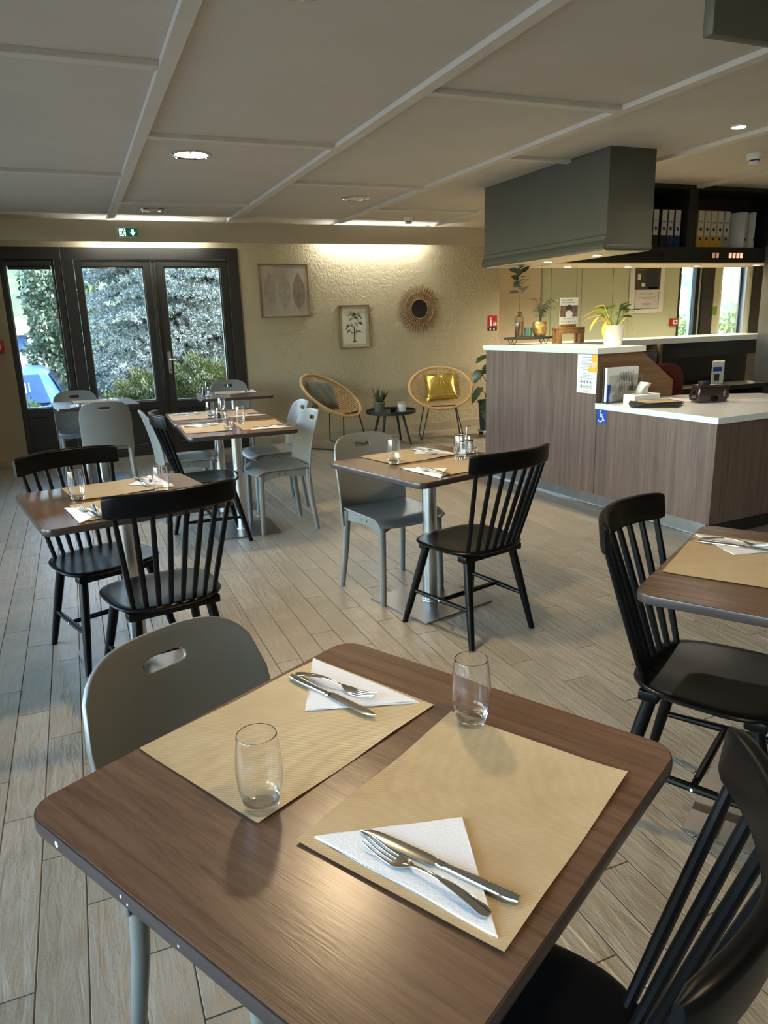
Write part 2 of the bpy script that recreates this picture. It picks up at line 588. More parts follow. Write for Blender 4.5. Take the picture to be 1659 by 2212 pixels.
def wall_left():
    b = MB()
    ops = [(-2.3, -0.1), (0.15, 2.35), (2.6, 4.8), (5.05, 7.25)]
    x0, x1 = XL - 0.25, XL
    b.box(x0, x1, YF, WY, 0, 0.15)
    b.box(x0, x1, YF, WY, 2.36, 2.9)
    ys = [YF] + [y for o in ops for y in o] + [WY]
    for i in range(0, len(ys), 2):
        b.box(x0, x1, ys[i], ys[i + 1], 0.15, 2.36)
    struct(b.build('wall_left', 'cream_wall', smooth=0))
    for k, (a, c) in enumerate(ops):
        w = MB()
        for y0, y1, z0, z1 in ((a, a + 0.06, 0.15, 2.36), (c - 0.06, c, 0.15, 2.36), ((a + c) / 2 - 0.04, (a + c) / 2 + 0.04, 0.21, 2.30), (a + 0.06, c - 0.06, 0.15, 0.21), (a + 0.06, c - 0.06, 2.30, 2.36)):
            w.box(XL - 0.16, XL - 0.09, y0, y1, z0, z1)
        f = struct(w.build('window_%d' % (k + 3), 'dark_joinery', smooth=0))
        MB().box(XL - 0.128, XL - 0.122, a + 0.06, c - 0.06, 0.21, 2.30).build('pane', 'window_pane', f, smooth=0)
wall_left()
struct(MB().box(XL - 0.25, XR + 0.25, YF - 0.25, YF, 0, 2.9).build('wall_front', 'cream_wall', smooth=0))
struct(MB().box(XR, XR + 0.25, YF, YFAR + 0.25, 0, 2.9).build('wall_right', 'cream_wall', smooth=0))

# floor: a grout bed and single stone tiles in one-third bond
floor = struct(MB().box(XL - 0.25, XR + 0.25, YF - 0.25, YFAR + 0.25, -0.12, -0.0035).build('floor', 'grout', smooth=0))
TW, TL, TG = 0.1119, 0.67, 0.0034
def all_tiles():
    out = []
    for k in range(-15, 106):
        x0 = -0.2537 + TW * k
        xa, xb = max(x0, XL), min(x0 + TW, XR)
        if xb - xa < 0.02:
            continue
        base = 0.615 - 0.2233 * k
        m0 = math.floor((YF - base) / TL)
        for m in range(m0, m0 + 22):
            ya, yb = base + TL * m, base + TL * (m + 1)
            ymax = WY if x0 < 5.217 else YFAR
            ca, cb = max(ya, YF), min(yb, ymax)
            if cb - ca > 0.02:
                out.append((xa, xb, ca, cb, cb - ca > TL - 1e-4 and xb - xa > TW - 1e-4))
    return out
def in_view(x, y, z=0.0, m=1.06):
    d = Vector((x, y, z - CAM_H))
    zz = d.dot(fw)
    if zz < 0.1:
        return False
    u = 1575.23 * d.dot(rt2) / zz / 829.5
    v = 1575.23 * d.dot(up2) / zz / 1106.0
    return abs(u) < m and abs(v) < m
tiles = all_tiles()
vis = [t for t in tiles if t[4] and any(in_view(x, y) for x in (t[0], t[1]) for y in (t[2], (t[2] + t[3]) / 2, t[3])) and t[1] < 3.75]
vis.sort(key=lambda t: ((t[0] + t[1]) / 2) ** 2 + ((t[2] + t[3]) / 2) ** 2)
single = set(vis[:300])
tile_me = MB().box(-TW / 2 + TG / 2, TW / 2 - TG / 2, -TL / 2 + TG / 2, TL / 2 - TG / 2, -0.012, 0).mesh('tile', 'stone_tile', bevel=0.0009, seg=1, smooth=0)
rest = MB()
for t in tiles:
    if t in single:
        put('tile', tile_me, floor, ((t[0] + t[1]) / 2, (t[2] + t[3]) / 2, 0))
    else:
        rest.box(t[0] + TG / 2, t[1] - TG / 2, t[2] + TG / 2, t[3] - TG / 2, -0.012, 0)
ro = rest.build('tile_field', 'stone_tile', floor, smooth=0, fixn=False)
ro['kind'] = 'stuff'

# ceiling: slab, flat panels and battens
ceil = struct(MB().box(XL - 0.25, XR + 0.25, YF - 0.25, YFAR + 0.25, CZ + 0.012, 2.95).build('ceiling', 'ceiling_paint', smooth=0))
bx = [-1.86, -0.675, 0.505, 1.68, 2.865, 4.05, 5.235, 6.42]
HB = 0.034
for i, x in enumerate(bx):
    if x > XL:
        MB().box(x - HB, x + HB, YF, 8.12 if x < 5.3 else YFAR, BZ, CZ + 0.012).build('batten', 'batten_paint', ceil, bevel=0.002, seg=1, smooth=0)
for i in range(len(bx) - 1):
    x0, x1 = bx[i] + HB, bx[i + 1] - HB
    odd = (i % 2 == 1)
    ys = [3.47 - 2.4 * 2, 3.47 - 2.4, 3.47, 5.87, 8.27] if odd else [4.67 - 2.4 * 3, 4.67 - 2.4 * 2, 4.67 - 2.4, 4.67, 7.05]
    ys = [y for y in ys if YF < y < 8.0]
    for y in ys:
        MB().box(x0, x1, y - 0.03, y + 0.03, BZ, CZ + 0.012).build('cross_batten', 'batten_paint', ceil, bevel=0.002, seg=1, smooth=0)
    e = [YF] + ys + [WY if x1 < 5.3 else YFAR]
    for a, b in zip(e, e[1:]):
        MB().box(x0 + 0.001, x1 - 0.001, a + 0.031, b - 0.031 if b in ys else b, CZ, CZ + 0.012).build('ceiling_panel', 'ceiling_paint', ceil, smooth=0)
MB().box(6.46, XR, YF, YFAR, CZ, CZ + 0.012).build('ceiling_panel', 'ceiling_paint', ceil, smooth=0)

# light-hiding fascia board in front of the back wall
struct(MB().box(XL, 5.217, 8.05, 8.072, 2.243, 2.438).build('trim_1', 'fascia_paint', smooth=0, bevel=0.002, seg=1))

# skirting tiles
def skirting(name, x0, x1, y, z1=0.10):
    root = struct(MB().box(x0, x1, y - 0.004, y, 0, z1 - 0.004).build(name, 'grout', smooth=0))
    x = x0
    while x < x1 - 0.01:
        xe = min(x + 0.33, x1)
        MB().box(x + 0.001, xe - 0.001, y - 0.011, y - 0.003, 0.001, z1).build('skirting_tile', 'beige_tile', root, smooth=0, bevel=0.001, seg=1)
        x = xe
skirting('baseboard_back', XL, -0.58, WY)
skirting('baseboard_picture_wall', 1.84, 5.21, WY)

# ------------------------------------------------------------------ glazed doors and fixed window
def panel_mold(parent, x0, x1, y, z0, z1):
    b = MB()
    t = 0.022
    for a in ((x0, x1, z0, z0 + t), (x0, x1, z1 - t, z1), (x0, x0 + t, z0 + t, z1 - t), (x1 - t, x1, z0 + t, z1 - t)):
        b.box(a[0], a[1], y - 0.012, y, a[2], a[3])
    b.build('panel_moulding', 'dark_joinery', parent, bevel=0.004, smooth=0)
def leaf_unit(name, X0, X1, Z0, Z1, gx0, gx1, gz0, gz1, y, depth=0.06):
    b = MB()
    b.box(X0, gx0, y, y + depth, Z0, Z1)
    b.box(gx1, X1, y, y + depth, Z0, Z1)
    b.box(gx0, gx1, y, y + depth, gz1, Z1)
    b.box(gx0, gx1, y, y + depth, gz0 - 0.09, gz0)
    b.box(gx0, gx1, y, y + depth, Z0, 0.15)
    f = struct(b.build(name, 'dark_joinery', smooth=0, bevel=0.003, seg=1))
    MB().box(gx0, gx1, y + 0.018, y + 0.045, 0.15, gz0 - 0.09).build('lower_panel', 'dark_joinery', f, smooth=0)
    panel_mold(f, gx0 + 0.004, gx1 - 0.004, y + 0.018, 0.155, gz0 - 0.095)
    MB().box(gx0, gx1, y + 0.034, y + 0.042, gz0, gz1).build('pane', 'window_pane', f, smooth=0)
    g = MB()
    t = 0.012
    for a in ((gx0, gx1, gz0, gz0 + t), (gx0, gx1, gz1 - t, gz1), (gx0, gx0 + t, gz0, gz1), (gx1 - t, gx1, gz0, gz1)):
        g.box(a[0], a[1], y + 0.043, y + 0.075, a[2], a[3])
    g.build('outer_bead', 'white_top', f, smooth=0)
    return f
DY = WY - 0.012
fr = MB()
fr.box(-0.575, 1.83, DY, WY + 0.10, 2.115, 2.236)
fr.box(1.705, 1.83, DY, WY + 0.10, 0, 2.115)
fr.box(-0.012, 0.118, DY, WY + 0.10, 0, 2.115)
fr.box(-0.070, -0.012, DY - 0.012, WY + 0.10, 0, 2.115)
frame = struct(fr.build('trim_2', 'dark_joinery', smooth=0, bevel=0.004, seg=2))
MB().box(0.118, 1.705, DY, WY + 0.10, 0.0, 0.018).build('threshold', 'brushed_steel', frame, smooth=0)
MB().box(0.0, 0.004, DY - 0.003, DY + 0.004, 0.02, 2.236).build('joint_line', 'brushed_steel', frame, smooth=0)
w1 = leaf_unit('window_1', -0.573, -0.072, 0.002, 2.113, -0.524, -0.085, 0.615, 2.085, WY)
bl = MB().box(-0.515, -0.092, WY - 0.035, WY + 0.015, 2.05, 2.10)
blo = bl.build('blind_cassette', 'black_matte', w1, bevel=0.006)
MB().tube([(-0.50, WY - 0.006, 2.035), (-0.105, WY - 0.006, 2.035)], 0.018, n=12).build('rolled_blind', 'black_matte', blo)
d1 = leaf_unit('door_1', 0.122, 0.897, 0.02, 2.108, 0.185, 0.806, 0.62, 2.043, WY + 0.004)
d2 = leaf_unit('door_2', 0.911, 1.702, 0.02, 2.108, 1.018, 1.624, 0.605, 2.043, WY + 0.004)
MB().box(0.875, 0.932, WY - 0.010, WY + 0.004, 0.03, 2.10).build('meeting_stile', 'dark_joinery', d1, bevel=0.004)
MB().box(0.884, 0.930, WY - 0.04, WY - 0.008, 2.10, 2.135).build('catch', 'black_metal', d1, bevel=0.004)
bo = MB()
bo.tube([(0.907, WY - 0.018, 0.85), (0.907, WY - 0.018, 2.09)], 0.006, n=8)
bo.build('bolt_rod', 'black_metal', d1)
for z in (2.03, 1.42, 0.86):
    MB().tube([(0.907, WY - 0.012, z), (0.907, WY - 0.026, z)], 0.012, n=10).build('rod_guide', 'black_metal', d1)
hp = MB().prism_y(rrect(0.036, 0.24, 0.016, 5, 0.983, 1.03), WY - 0.010, WY + 0.004).build('handle_plate', 'brushed_steel', d2)
MB().tube([(0.983, WY - 0.01, 1.06), (0.983, WY - 0.05, 1.06), (0.995, WY - 0.056, 1.06), (1.105, WY - 0.056, 1.06)], 0.009, n=10).build('handle', 'polished_steel', hp)
MB().tube([(0.983, WY - 0.008, 0.95), (0.983, WY - 0.016, 0.95)], 0.009, n=10).build('key_cylinder', 'black_metal', hp)

# far reception windows
for nm, x0, x1 in (('window_2', 9.04, 9.50), ('window_7', 9.92, 10.60)):
    b = MB()
    t = 0.075
    for a in ((x0, x0 + t, 0.85, 2.35), (x1 - t, x1, 0.85, 2.35), (x0 + t, x1 - t, 0.85, 0.93), (x0 + t, x1 - t, 2.27, 2.35)):
        b.box(a[0], a[1], YFAR + 0.03, YFAR + 0.11, a[2], a[3])
    f = struct(b.build(nm, 'white_top' if nm == 'window_7' else 'black_cabinet', smooth=0, bevel=0.003, seg=1))
    MB().box(x0 + t, x1 - t, YFAR + 0.066, YFAR + 0.072, 0.93, 2.27).build('pane', 'window_pane', f, smooth=0)
trim3 = struct(MB().box(9.50, 9.74, YFAR - 0.05, YFAR - 0.002, 0, CZ).build('trim_3', 'black_cabinet', smooth=0))
trim4 = struct(MB().box(10.62, 10.95, YFAR - 0.05, YFAR - 0.002, 0, CZ).build('trim_4', 'black_cabinet', smooth=0))

# ------------------------------------------------------------------ bulkhead above the counter
bk = thing('ceiling_bulkhead', 'grey green boxed bulkhead hanging from the ceiling above the tall counter', 'bulkhead', (0, 0, 0))
prof = [(3.405, CZ), (3.405, 1.935), (3.398, 1.925), (3.398, 1.90), (3.384, 1.885), (3.378, 1.862), (3.384, 1.842), (3.40, 1.832), (3.79, 1.832), (3.79, CZ)]
b = MB()
b.prism_y([(x, z) for x, z in prof], 4.225, 5.28)
b.prism_y([(x, z) for x, z in prof[:8]] + [(3.79, 1.832), (3.79, CZ)], 5.28, 5.84)
b.build('casing', 'bulkhead_green', bk, smooth=30)
MB().box(3.41, 3.785, 4.24, 5.83, 1.828, 1.834).build('soffit_board', 'fascia_paint', bk, smooth=0)
MB().box(3.40, 3.792, 4.217, 4.226, 1.838, 1.868).build('end_moulding', 'bulkhead_green', bk, bevel=0.004)

# second hanging panel, cut by the frame
hp2 = thing('hanging_panel', 'dark grey green panel hanging from the ceiling above the table with a lone place setting', 'panel', (1.84, 1.87, 2.2))
MB().box(0, 1.2, -0.02, 0.02, 0.0, 0.25).build('board', 'bulkhead_green', hp2, bevel=0.003)
MB().box(0.02, 1.18, -0.012, 0.012, 0.25, 0.275).build('rail', 'bulkhead_green', hp2)
# ------------------------------------------------------------------ lamps
WARM = (1.0, 0.72, 0.42)
COOL = (0.86, 0.97, 1.0)
def batten_lamp(name, x0, x1, y, z, col, strength, label):
    t = thing(name, label, 'lamp', ((x0 + x1) / 2, y, z))
    h = (x1 - x0) / 2
    MB().box(-h, h, -0.025, 0.025, 0.0, 0.05).build('housing', 'white_top', t, bevel=0.004)
    MB().tube([(-h + 0.02, 0, -0.016), (h - 0.02, 0, -0.016)], 0.013, n=12).build('tube', emitter(name + '_glow', col, strength), t)
    for s in (-1, 1):
        MB().box(s * h - (0.02 if s > 0 else 0), s * h + (0 if s > 0 else 0.02), -0.018, 0.018, -0.032, 0.0).build('lamp_holder', 'white_top', t, bevel=0.003)
    for s in (-1, 1):
        MB().tube([(s * h * 0.7, 0, 0.048), (s * h * 0.7, 0, CZ - z)], 0.004, n=6).build('hanger', 'white_top', t)
batten_lamp('batten_lamp', 0.25, 1.45, 8.40, 2.375, (0.93, 1.0, 0.98), 22.0, 'cool white strip lamp hidden behind the fascia above the glazed doors')
batten_lamp('batten_lamp', 2.75, 4.15, 8.40, 2.375, (1.0, 0.46, 0.12), 13.0, 'warm strip lamp hidden behind the fascia above the picture wall')

def downlight(x, y, r, lit, label, z=CZ, col=(1.0, 0.75, 0.44), watts=40.0, lens=6.0, spot=140):
    t = thing('downlight', label, 'lamp', (x, y, z))
    MB().lathe([(r, 0.0), (r, -0.006), (r * 0.93, -0.011), (r * 0.84, -0.009), (r * 0.82, 0.0)], n=32).build('rim', 'polished_steel' if r > 0.08 else 'white_top', t)
    m = emitter('downlight_lens_%.0f' % lens, col, lens) if lit else mat('opal_off', (0.55, 0.52, 0.45), 0.35)
    MB().lathe([(0.0, -0.006), (r * 0.5, -0.0055), (r * 0.82, -0.003)], n=32).build('lens', m, t)
    if r > 0.08:
        for a in (20, 140, 260):
            MB().box(r * 0.86, r * 0.97, -0.006, 0.006, -0.016, -0.008).xform(Matrix.Rotation(R(a), 4, 'Z')).build('clip', 'polished_steel', t)
    if lit and watts:
        ld = bpy.data.lights.new('downlight_beam', 'SPOT')
        ld.energy = watts
        ld.color = col
        ld.spot_size = R(spot)
        ld.spot_blend = 0.9
        ld.shadow_soft_size = r * 0.7
        lo = bpy.data.objects.new('downlight_beam', ld)
        C.objects.link(lo)
        lo.parent = t
        lo.location = (0, 0, -0.02)
    return t
downlight(0.85, 5.14, 0.125, True, 'large lit ceiling downlight over the table pushed up to its twin', watts=28)
downlight(0.855, 7.52, 0.125, False, 'large unlit ceiling downlight close to the fascia board')
downlight(2.495, 6.54, 0.125, False, 'large unlit ceiling downlight near the picture wall')
downlight(0.824, 2.58, 0.125, True, 'large lit ceiling downlight above the table between two black chairs', watts=42)
downlight(0.85, 0.3, 0.125, True, 'large lit ceiling downlight above the foreground table with one grey chair', watts=13)
downlight(3.83, 3.59, 0.045, True, 'small bright ceiling spot above the low desk', watts=9, lens=22, col=(1.0, 0.9, 0.75))
for x in (6.2, 8.2, 10.0):  # unseen lamps, added to brighten the lobby and its green wall
    downlight(x, 7.4, 0.125, True, 'unseen ceiling downlight added to brighten the reception lobby ' + {6.2: 'before the green cupboard', 8.2: 'before the framed poster', 10.0: 'before the reception windows'}[x], watts=140, col=(1.0, 0.86, 0.64))
sl = ['beside the bulkhead corner over the white potted plant', 'halfway along the tall counter', 'over the hairpin tray', 'in front of the pale green cupboard', 'below the shelf of yellow files', 'below the outermost file shelf']
for (x, y), s in zip([(3.56, 4.51), (3.53, 5.07), (4.10, 5.59), (4.77, 5.60), (5.495, 5.495), (6.126, 5.39)], sl):
    downlight(x, y, 0.036, True, 'small warm spot set under the bulkhead ' + s, z=1.828, watts=11.0, lens=20, col=(1.0, 0.82, 0.50), spot=110)

def detector(x, y, r, label):
    t = thing('smoke_detector', label, 'detector', (x, y, CZ))
    MB().lathe([(r, 0), (r, -0.012), (r * 0.97, -0.016), (r * 0.9, -0.017)], n=28).build('base', 'white_paper', t)
    MB().lathe([(r * 0.86, -0.016), (r * 0.84, -0.034), (r * 0.7, -0.040)], n=28).build('body', 'white_paper', t)
    MB().lathe([(r * 0.60, -0.040), (r * 0.60, -0.050)], n=20).build('sensor_slot', 'black_matte', t)
    MB().lathe([(r * 0.66, -0.049), (r * 0.64, -0.060), (r * 0.5, -0.066), (0, -0.067)], n=28).build('cap', 'white_paper', t)
detector(4.62, 4.17, 0.058, 'round cream smoke detector on the ceiling in front of the file shelf')
detector(3.51, 7.63, 0.055, 'round cream smoke detector on the ceiling in front of the fascia')

# ------------------------------------------------------------------ signs on the walls
ex = thing('exit_sign', 'green illuminated emergency exit sign with running figure and down arrow', 'sign', (0.645, 8.028, 2.327))
mat('sign_green', (0.0, 0.16, 0.07), 0.4, emit=(0.0, 0.20, 0.09), estr=0.06)
emitter('sign_white', (0.75, 1.0, 0.92), 0.35)
MB().box(-0.098, 0.098, 0, 0.022, -0.047, 0.047).build('casing', 'white_top', ex, bevel=0.006)
MB().box(-0.092, 0.092, -0.003, 0.0, -0.041, 0.041).build('face', 'sign_green', ex, smooth=0)
MB().box(-0.080, -0.018, -0.0045, -0.003, -0.036, 0.036).build('doorway_symbol', 'sign_white', ex, smooth=0)
fig = MB()
for p in ([(-0.052, 0.016), (-0.036, 0.014), (-0.040, -0.008), (-0.054, -0.006)], [(-0.054, -0.006), (-0.042, -0.008), (-0.026, -0.034), (-0.034, -0.035)], [(-0.054, -0.006), (-0.046, -0.006), (-0.058, -0.022), (-0.074, -0.022), (-0.074, -0.028), (-0.056, -0.029)], [(-0.040, 0.014), (-0.038, 0.009), (-0.020, 0.002), (-0.018, 0.008)], [(-0.050, 0.015), (-0.054, 0.010), (-0.070, 0.004), (-0.070, 0.010)]):
    fig.prism_y(p, -0.006, -0.0045)
fig.prism_y([(-0.034 + 0.007 * math.cos(a * 0.628), 0.026 + 0.007 * math.sin(a * 0.628)) for a in range(10)], -0.006, -0.0045)
fig.build('running_figure', 'sign_green', ex, smooth=0)
MB().prism_y([(0.038, 0.030), (0.058, 0.030), (0.058, 0.002), (0.078, 0.004), (0.048, -0.034), (0.018, 0.004), (0.038, 0.002)], -0.0045, -0.003).build('arrow_symbol', 'sign_white', ex, smooth=0)

mat('sign_red', (0.42, 0.018, 0.015), 0.4)
mat('sign_navy', (0.012, 0.018, 0.045), 0.4)
mat('sign_blue', (0.010, 0.055, 0.36), 0.4)
es = thing('extinguisher_sign', 'small red fire extinguisher sign with dark lower band on the picture wall', 'sign', (5.115, WY, 1.337))
MB().box(-0.07, 0.07, -0.004, 0, -0.055, 0.093).build('plate', 'sign_red', es, smooth=0)
MB().box(-0.07, 0.07, -0.004, 0, -0.098, -0.057).build('lower_band', 'sign_navy', es, smooth=0)
ic = MB()
ic.prism_y(rrect(0.030, 0.078, 0.012, 4, -0.022, 0.0), -0.006, -0.004)
ic.box(-0.028, -0.016, -0.006, -0.004, 0.038, 0.058)
ic.prism_y([(-0.040, 0.058), (-0.006, 0.066), (-0.004, 0.074), (-0.040, 0.068)], -0.006, -0.004)
for k, dx in enumerate((0.022, 0.040, 0.054)):
    ic.prism_y([(dx - 0.008, -0.035), (dx + 0.004, -0.035), (dx + 0.010, -0.005 - 0.004 * k), (dx + 0.002, -0.012), (dx + 0.005, 0.030 - 0.01 * k), (dx - 0.006, 0.0)], -0.006, -0.004)
ic.build('symbol', 'white_paper', es, smooth=0)
ic = MB()
for dx in (-0.030, 0.025):
    ic.prism_y(rrect(0.022, 0.024, 0.010, 3, dx, -0.078), -0.006, -0.004)
ic.build('band_symbol', 'white_paper', es, smooth=0)
def call_point(x, y, z, label):
    t = thing('fire_call_point', label, 'alarm', (x, y, z))
    MB().box(-0.075, 0.075, -0.05, 0, -0.06, 0.06).build('box', 'sign_red', t, bevel=0.006)
    MB().box(-0.045, 0.045, -0.053, -0.049, -0.032, 0.032).build('window', 'white_paper', t, bevel=0.001, seg=1)
    MB().box(-0.020, 0.020, -0.055, -0.0525, -0.010, 0.010).build('symbol', 'black_matte', t, smooth=0)
call_point(-0.715, WY, 1.27, 'red break-glass fire call point left of the fixed window')
call_point(8.97, YFAR, 1.245, 'red break-glass fire call point under the framed cook photograph wall')
# ------------------------------------------------------------------ tables
TZ = 0.735
TS = 0.725
def make_table(label, loc, rz, group):
    t = thing('bistro_table', label, 'table', loc, rz, group)
    r = 0.045
    poly = rrect(TS - 0.006, TS - 0.006, r, 7)
    MB().prism(poly, TZ - 0.0012, TZ).build('laminate', 'walnut', t, smooth=0)
    # rounded plastic edge band: profile swept around the outline
    band = MB()
    outl = rrect(TS - 0.006, TS - 0.006, r, 7)
    n = len(outl)
    cen = [(0, 0)]
    prof = [(0.0, -0.0008), (0.0025, -0.0016), (0.0035, -0.006), (0.0035, -0.020), (0.002, -0.0255), (-0.004, -0.028)]
    nor = []
    for i in range(n):
        a, b2 = Vector(outl[i - 1]), Vector(outl[(i + 1) % n])
        d = (b2 - a).normalized()
        nor.append(Vector((d.y, -d.x)))
    vs = []
    for i in range(n):
        for o, z in prof:
            q = Vector(outl[i]) + nor[i] * o
            vs.append((q.x, q.y, TZ + z))
    m = len(prof)
    fs = [(i * m + k, ((i + 1) % n) * m + k, ((i + 1) % n) * m + k + 1, i * m + k + 1) for i in range(n) for k in range(m - 1)]
    fs.append(tuple(i * m + m - 1 for i in range(n)))
    fs.append(tuple(reversed([i * m for i in range(n)])))
    band.add(vs, fs)
    band.build('edge_band', 'dark_edge', t, smooth=40)
    c = MB().lathe([(0.036, 0.010), (0.036, TZ - 0.038)], n=28).build('column', 'brushed_steel', t)
    MB().lathe([(0.047, 0.010), (0.045, 0.015), (0.037, 0.017)], n=28).build('collar', 'brushed_steel', c)
    MB().prism(rrect(0.45, 0.45, 0.008, 3), 0.001, 0.010).build('base_plate', 'plate_steel', t, bevel=0.001, seg=1, smooth=30)
    s = MB()
    for a in (45, 135):
        s2 = MB().box(-0.22, 0.22, -0.018, 0.018, TZ - 0.046, TZ - 0.0285).xform(Matrix.Rotation(R(a), 4, 'Z'))
        s.add(s2.v, s2.f)
    s.build('top_bracket', 'black_metal', t, bevel=0.003, seg=1)
    return t
G_T = 'square walnut-topped bistro tables'
TABLES = {}
t1 = make_table('cruet-free walnut bistro table with one grey and one black chair pushed in', (0.3365, 0.931, 0), R(28.5), G_T)
TABLES['T1'] = (0.3365, 0.931, 28.5)
for k, x, y, rz, lab in (
        ('T2', 1.557, 3.20, 14.9, 'walnut bistro table with cruet standing before the tall reception counter'),
        ('T3', 0.112, 3.17, 10.8, 'walnut bistro table standing between two facing black spindle chairs'),
        ('T4b', 0.970, 5.04, 88.5, 'walnut bistro table of the joined pair, the half with a black chair'),
        ('T4a', 0.976, 5.785, 88.0, 'walnut bistro table of the joined pair, the half nearer the glazed doors'),
        ('T5', 0.130, 7.50, 4.5, 'walnut bistro table between two grey chairs by the fixed window'),
        ('T6', 1.448, 7.47, -6.5, 'walnut bistro table with cruet before the handled door leaf'),
        ('T7', 1.728, 1.243, 31.3, 'walnut bistro table with one black chair facing the low reception desk')):
    dup(t1, (x, y, 0), R(rz), lab)
    TABLES[k] = (x, y, rz)

for y, z, s in ((0.262, 0.722, 0.0045), (0.100, 0.724, 0.0022), (0.086, 0.719, 0.0018), (-0.02, 0.721, 0.0016)):
    ch_ = MB().lathe([(s, 0.0), (s * 0.7, 0.0006)], n=7, sx=1.3).xform(Matrix.Translation((-TS / 2 - 0.0004, y, z)) @ Matrix.Rotation(R(-90), 4, 'Y')).build('edge_chip', 'white_paper', t1)
# ------------------------------------------------------------------ black spindle chair (faces +y)
def rail_pt(x):
    return -0.318 + 0.072 * (x / 0.235) ** 2
def make_black_chair(label, loc, face, group):
    t = thing('spindle_chair', label, 'chair', loc, face - math.pi / 2, group)
    # seat: rounded, slightly dished
    n = 56
    out = []
    for k in range(n):
        a = 2 * math.pi * k / n
        ca, sa = math.cos(a), math.sin(a)
        e = 2 / 3.3
        x = 0.215 * abs(ca) ** e * (1 if ca > 0 else -1)
        y = 0.205 * abs(sa) ** e * (1 if sa > 0 else -1)
        x *= 1.0 + 0.06 * (y / 0.205)
        out.append((x, y))
    rings = [(0.0, -0.010), (0.3, -0.0095), (0.6, -0.0065), (0.85, -0.0015), (0.95, 0.0), (0.985, -0.002), (1.0, -0.007), (0.985, -0.013), (0.93, -0.021), (0.6, -0.022)]
    vs = []
    for s, z in rings:
        for x, y in out:
            vs.append((x * s, y * s, 0.432 + z))
    fs = []
    for i in range(len(rings) - 1):
        for k in range(n):
            fs.append((i * n + k, i * n + (k + 1) % n, (i + 1) * n + (k + 1) % n, (i + 1) * n + k))
    fs.append(tuple(reversed(range((len(rings) - 1) * n, len(rings) * n))))
    MB().add(vs, fs).build('seat', 'black_seat', t, smooth=60)
    for y in (-0.135, 0.135):
        MB().box(-0.175, 0.175, y - 0.028, y + 0.028, 0.380, 0.411).build('seat_cleat', 'black_paint', t, bevel=0.006)
    top = {(-1, -1): (-0.140, -0.135), (1, -1): (0.140, -0.135), (-1, 1): (-0.150, 0.135), (1, 1): (0.150, 0.135)}
    bot = {(-1, -1): (-0.192, -0.220), (1, -1): (0.192, -0.220), (-1, 1): (-0.215, 0.225), (1, 1): (0.215, 0.225)}
    def leg_pt(k, z):
        f = 1 - z / 0.385
        return Vector((top[k][0] + (bot[k][0] - top[k][0]) * f, top[k][1] + (bot[k][1] - top[k][1]) * f, z))
    for k in top:
        pts = [leg_pt(k, z) for z in (0.385, 0.30, 0.19, 0.08, 0.0)]
        MB().tube(pts, [0.0185, 0.0195, 0.0180, 0.0155, 0.0135], n=14).build('leg', 'black_paint', t)
    mids = []
    for s in (-1, 1):
        a, b = leg_pt((s, -1), 0.168), leg_pt((s, 1), 0.168)
        m = (a + b) / 2
        mids.append(m)
        st = MB().tube([a, a.lerp(b, 0.3), m, a.lerp(b, 0.7), b], [0.009, 0.0115, 0.0125, 0.0115, 0.009], n=10).build('side_stretcher', 'black_paint', t)
        MB().tube([m + Vector((s * 0.0115, 0, 0)), m + Vector((s * 0.0132, 0, 0))], 0.0042, n=10).build('screw_cap', 'white_paper', st)
    MB().tube([mids[0], mids[0].lerp(mids[1], 0.3), mids[0].lerp(mids[1], 0.7), mids[1]], [0.0095, 0.0115, 0.0115, 0.0095], n=10).build('cross_stretcher', 'black_paint', t)
    for i in range(8):
        u = -1 + 2 * i / 7
        xb, yb = 0.152 * u, -0.180 + 0.028 * u * u
        xt = 0.205 * u
        yt = rail_pt(xt) + 0.003
        a, b = Vector((xb, yb, 0.422)), Vector((xt, yt, 0.815))
        MB().tube([a, a.lerp(b, 0.35), a.lerp(b, 0.7), b], [0.0092, 0.0108, 0.0102, 0.0085], n=10).build('spindle', 'black_paint', t)
    # crest rail: rounded section swept along the arc, ends softened
    m = 26
    sec = rrect(0.026, 0.084, 0.011, 4)
    vs = []
    ns = len(sec)
    for i in range(m + 1):
        u = -1 + 2 * i / m
        x = 0.235 * u
        edge = max(0.0, (abs(u) - 0.88) / 0.12)
        sc = math.sqrt(max(0.0, 1 - edge ** 2 * 0.75))
        tx = Vector((1, 2 * 0.075 * x / 0.235 ** 2, 0)).normalized()
        nx = Vector((-tx.y, tx.x, 0))
        for p, q in sec:
            zz = q * (0.72 + 0.28 * sc)
            pos = Vector((x, rail_pt(x), 0.843 - 0.006 * u * u)) + nx * (p * sc) + Vector((0, -0.10 * zz, zz))
            vs.append(tuple(pos))
    fs = [(i * ns + k, (i + 1) * ns + k, (i + 1) * ns + (k + 1) % ns, i * ns + (k + 1) % ns) for i in range(m) for k in range(ns)]
    fs += [tuple(range(ns)), tuple(reversed(range(m * ns, (m + 1) * ns)))]
    MB().add(vs, fs).build('crest_rail', 'black_paint', t, smooth=50)
    return t
G_B = 'black painted spindle chairs'
bc = make_black_chair('black spindle chair opposite a grey chair at the tall-counter table', (1.588, 2.845, 0), R(104), G_B)
for x, y, f, lab in (
        (0.208, 2.828, 101, 'black spindle chair facing the doors, opposite another black chair'),
        (0.010, 3.375, -68.5, 'black spindle chair with its back to the doors, opposite another black chair'),
        (0.730, 4.935, 0, 'black spindle chair beside a grey chair at the joined pair of tables'),
        (1.556, 1.370, -60, 'black spindle chair at the table facing the low reception desk'),
        (0.422, 0.690, 128, 'black spindle chair opposite the grey chair at the cruet-free mixed-chair table')):
    dup(bc, (x, y, 0), R(f) - math.pi / 2, lab)

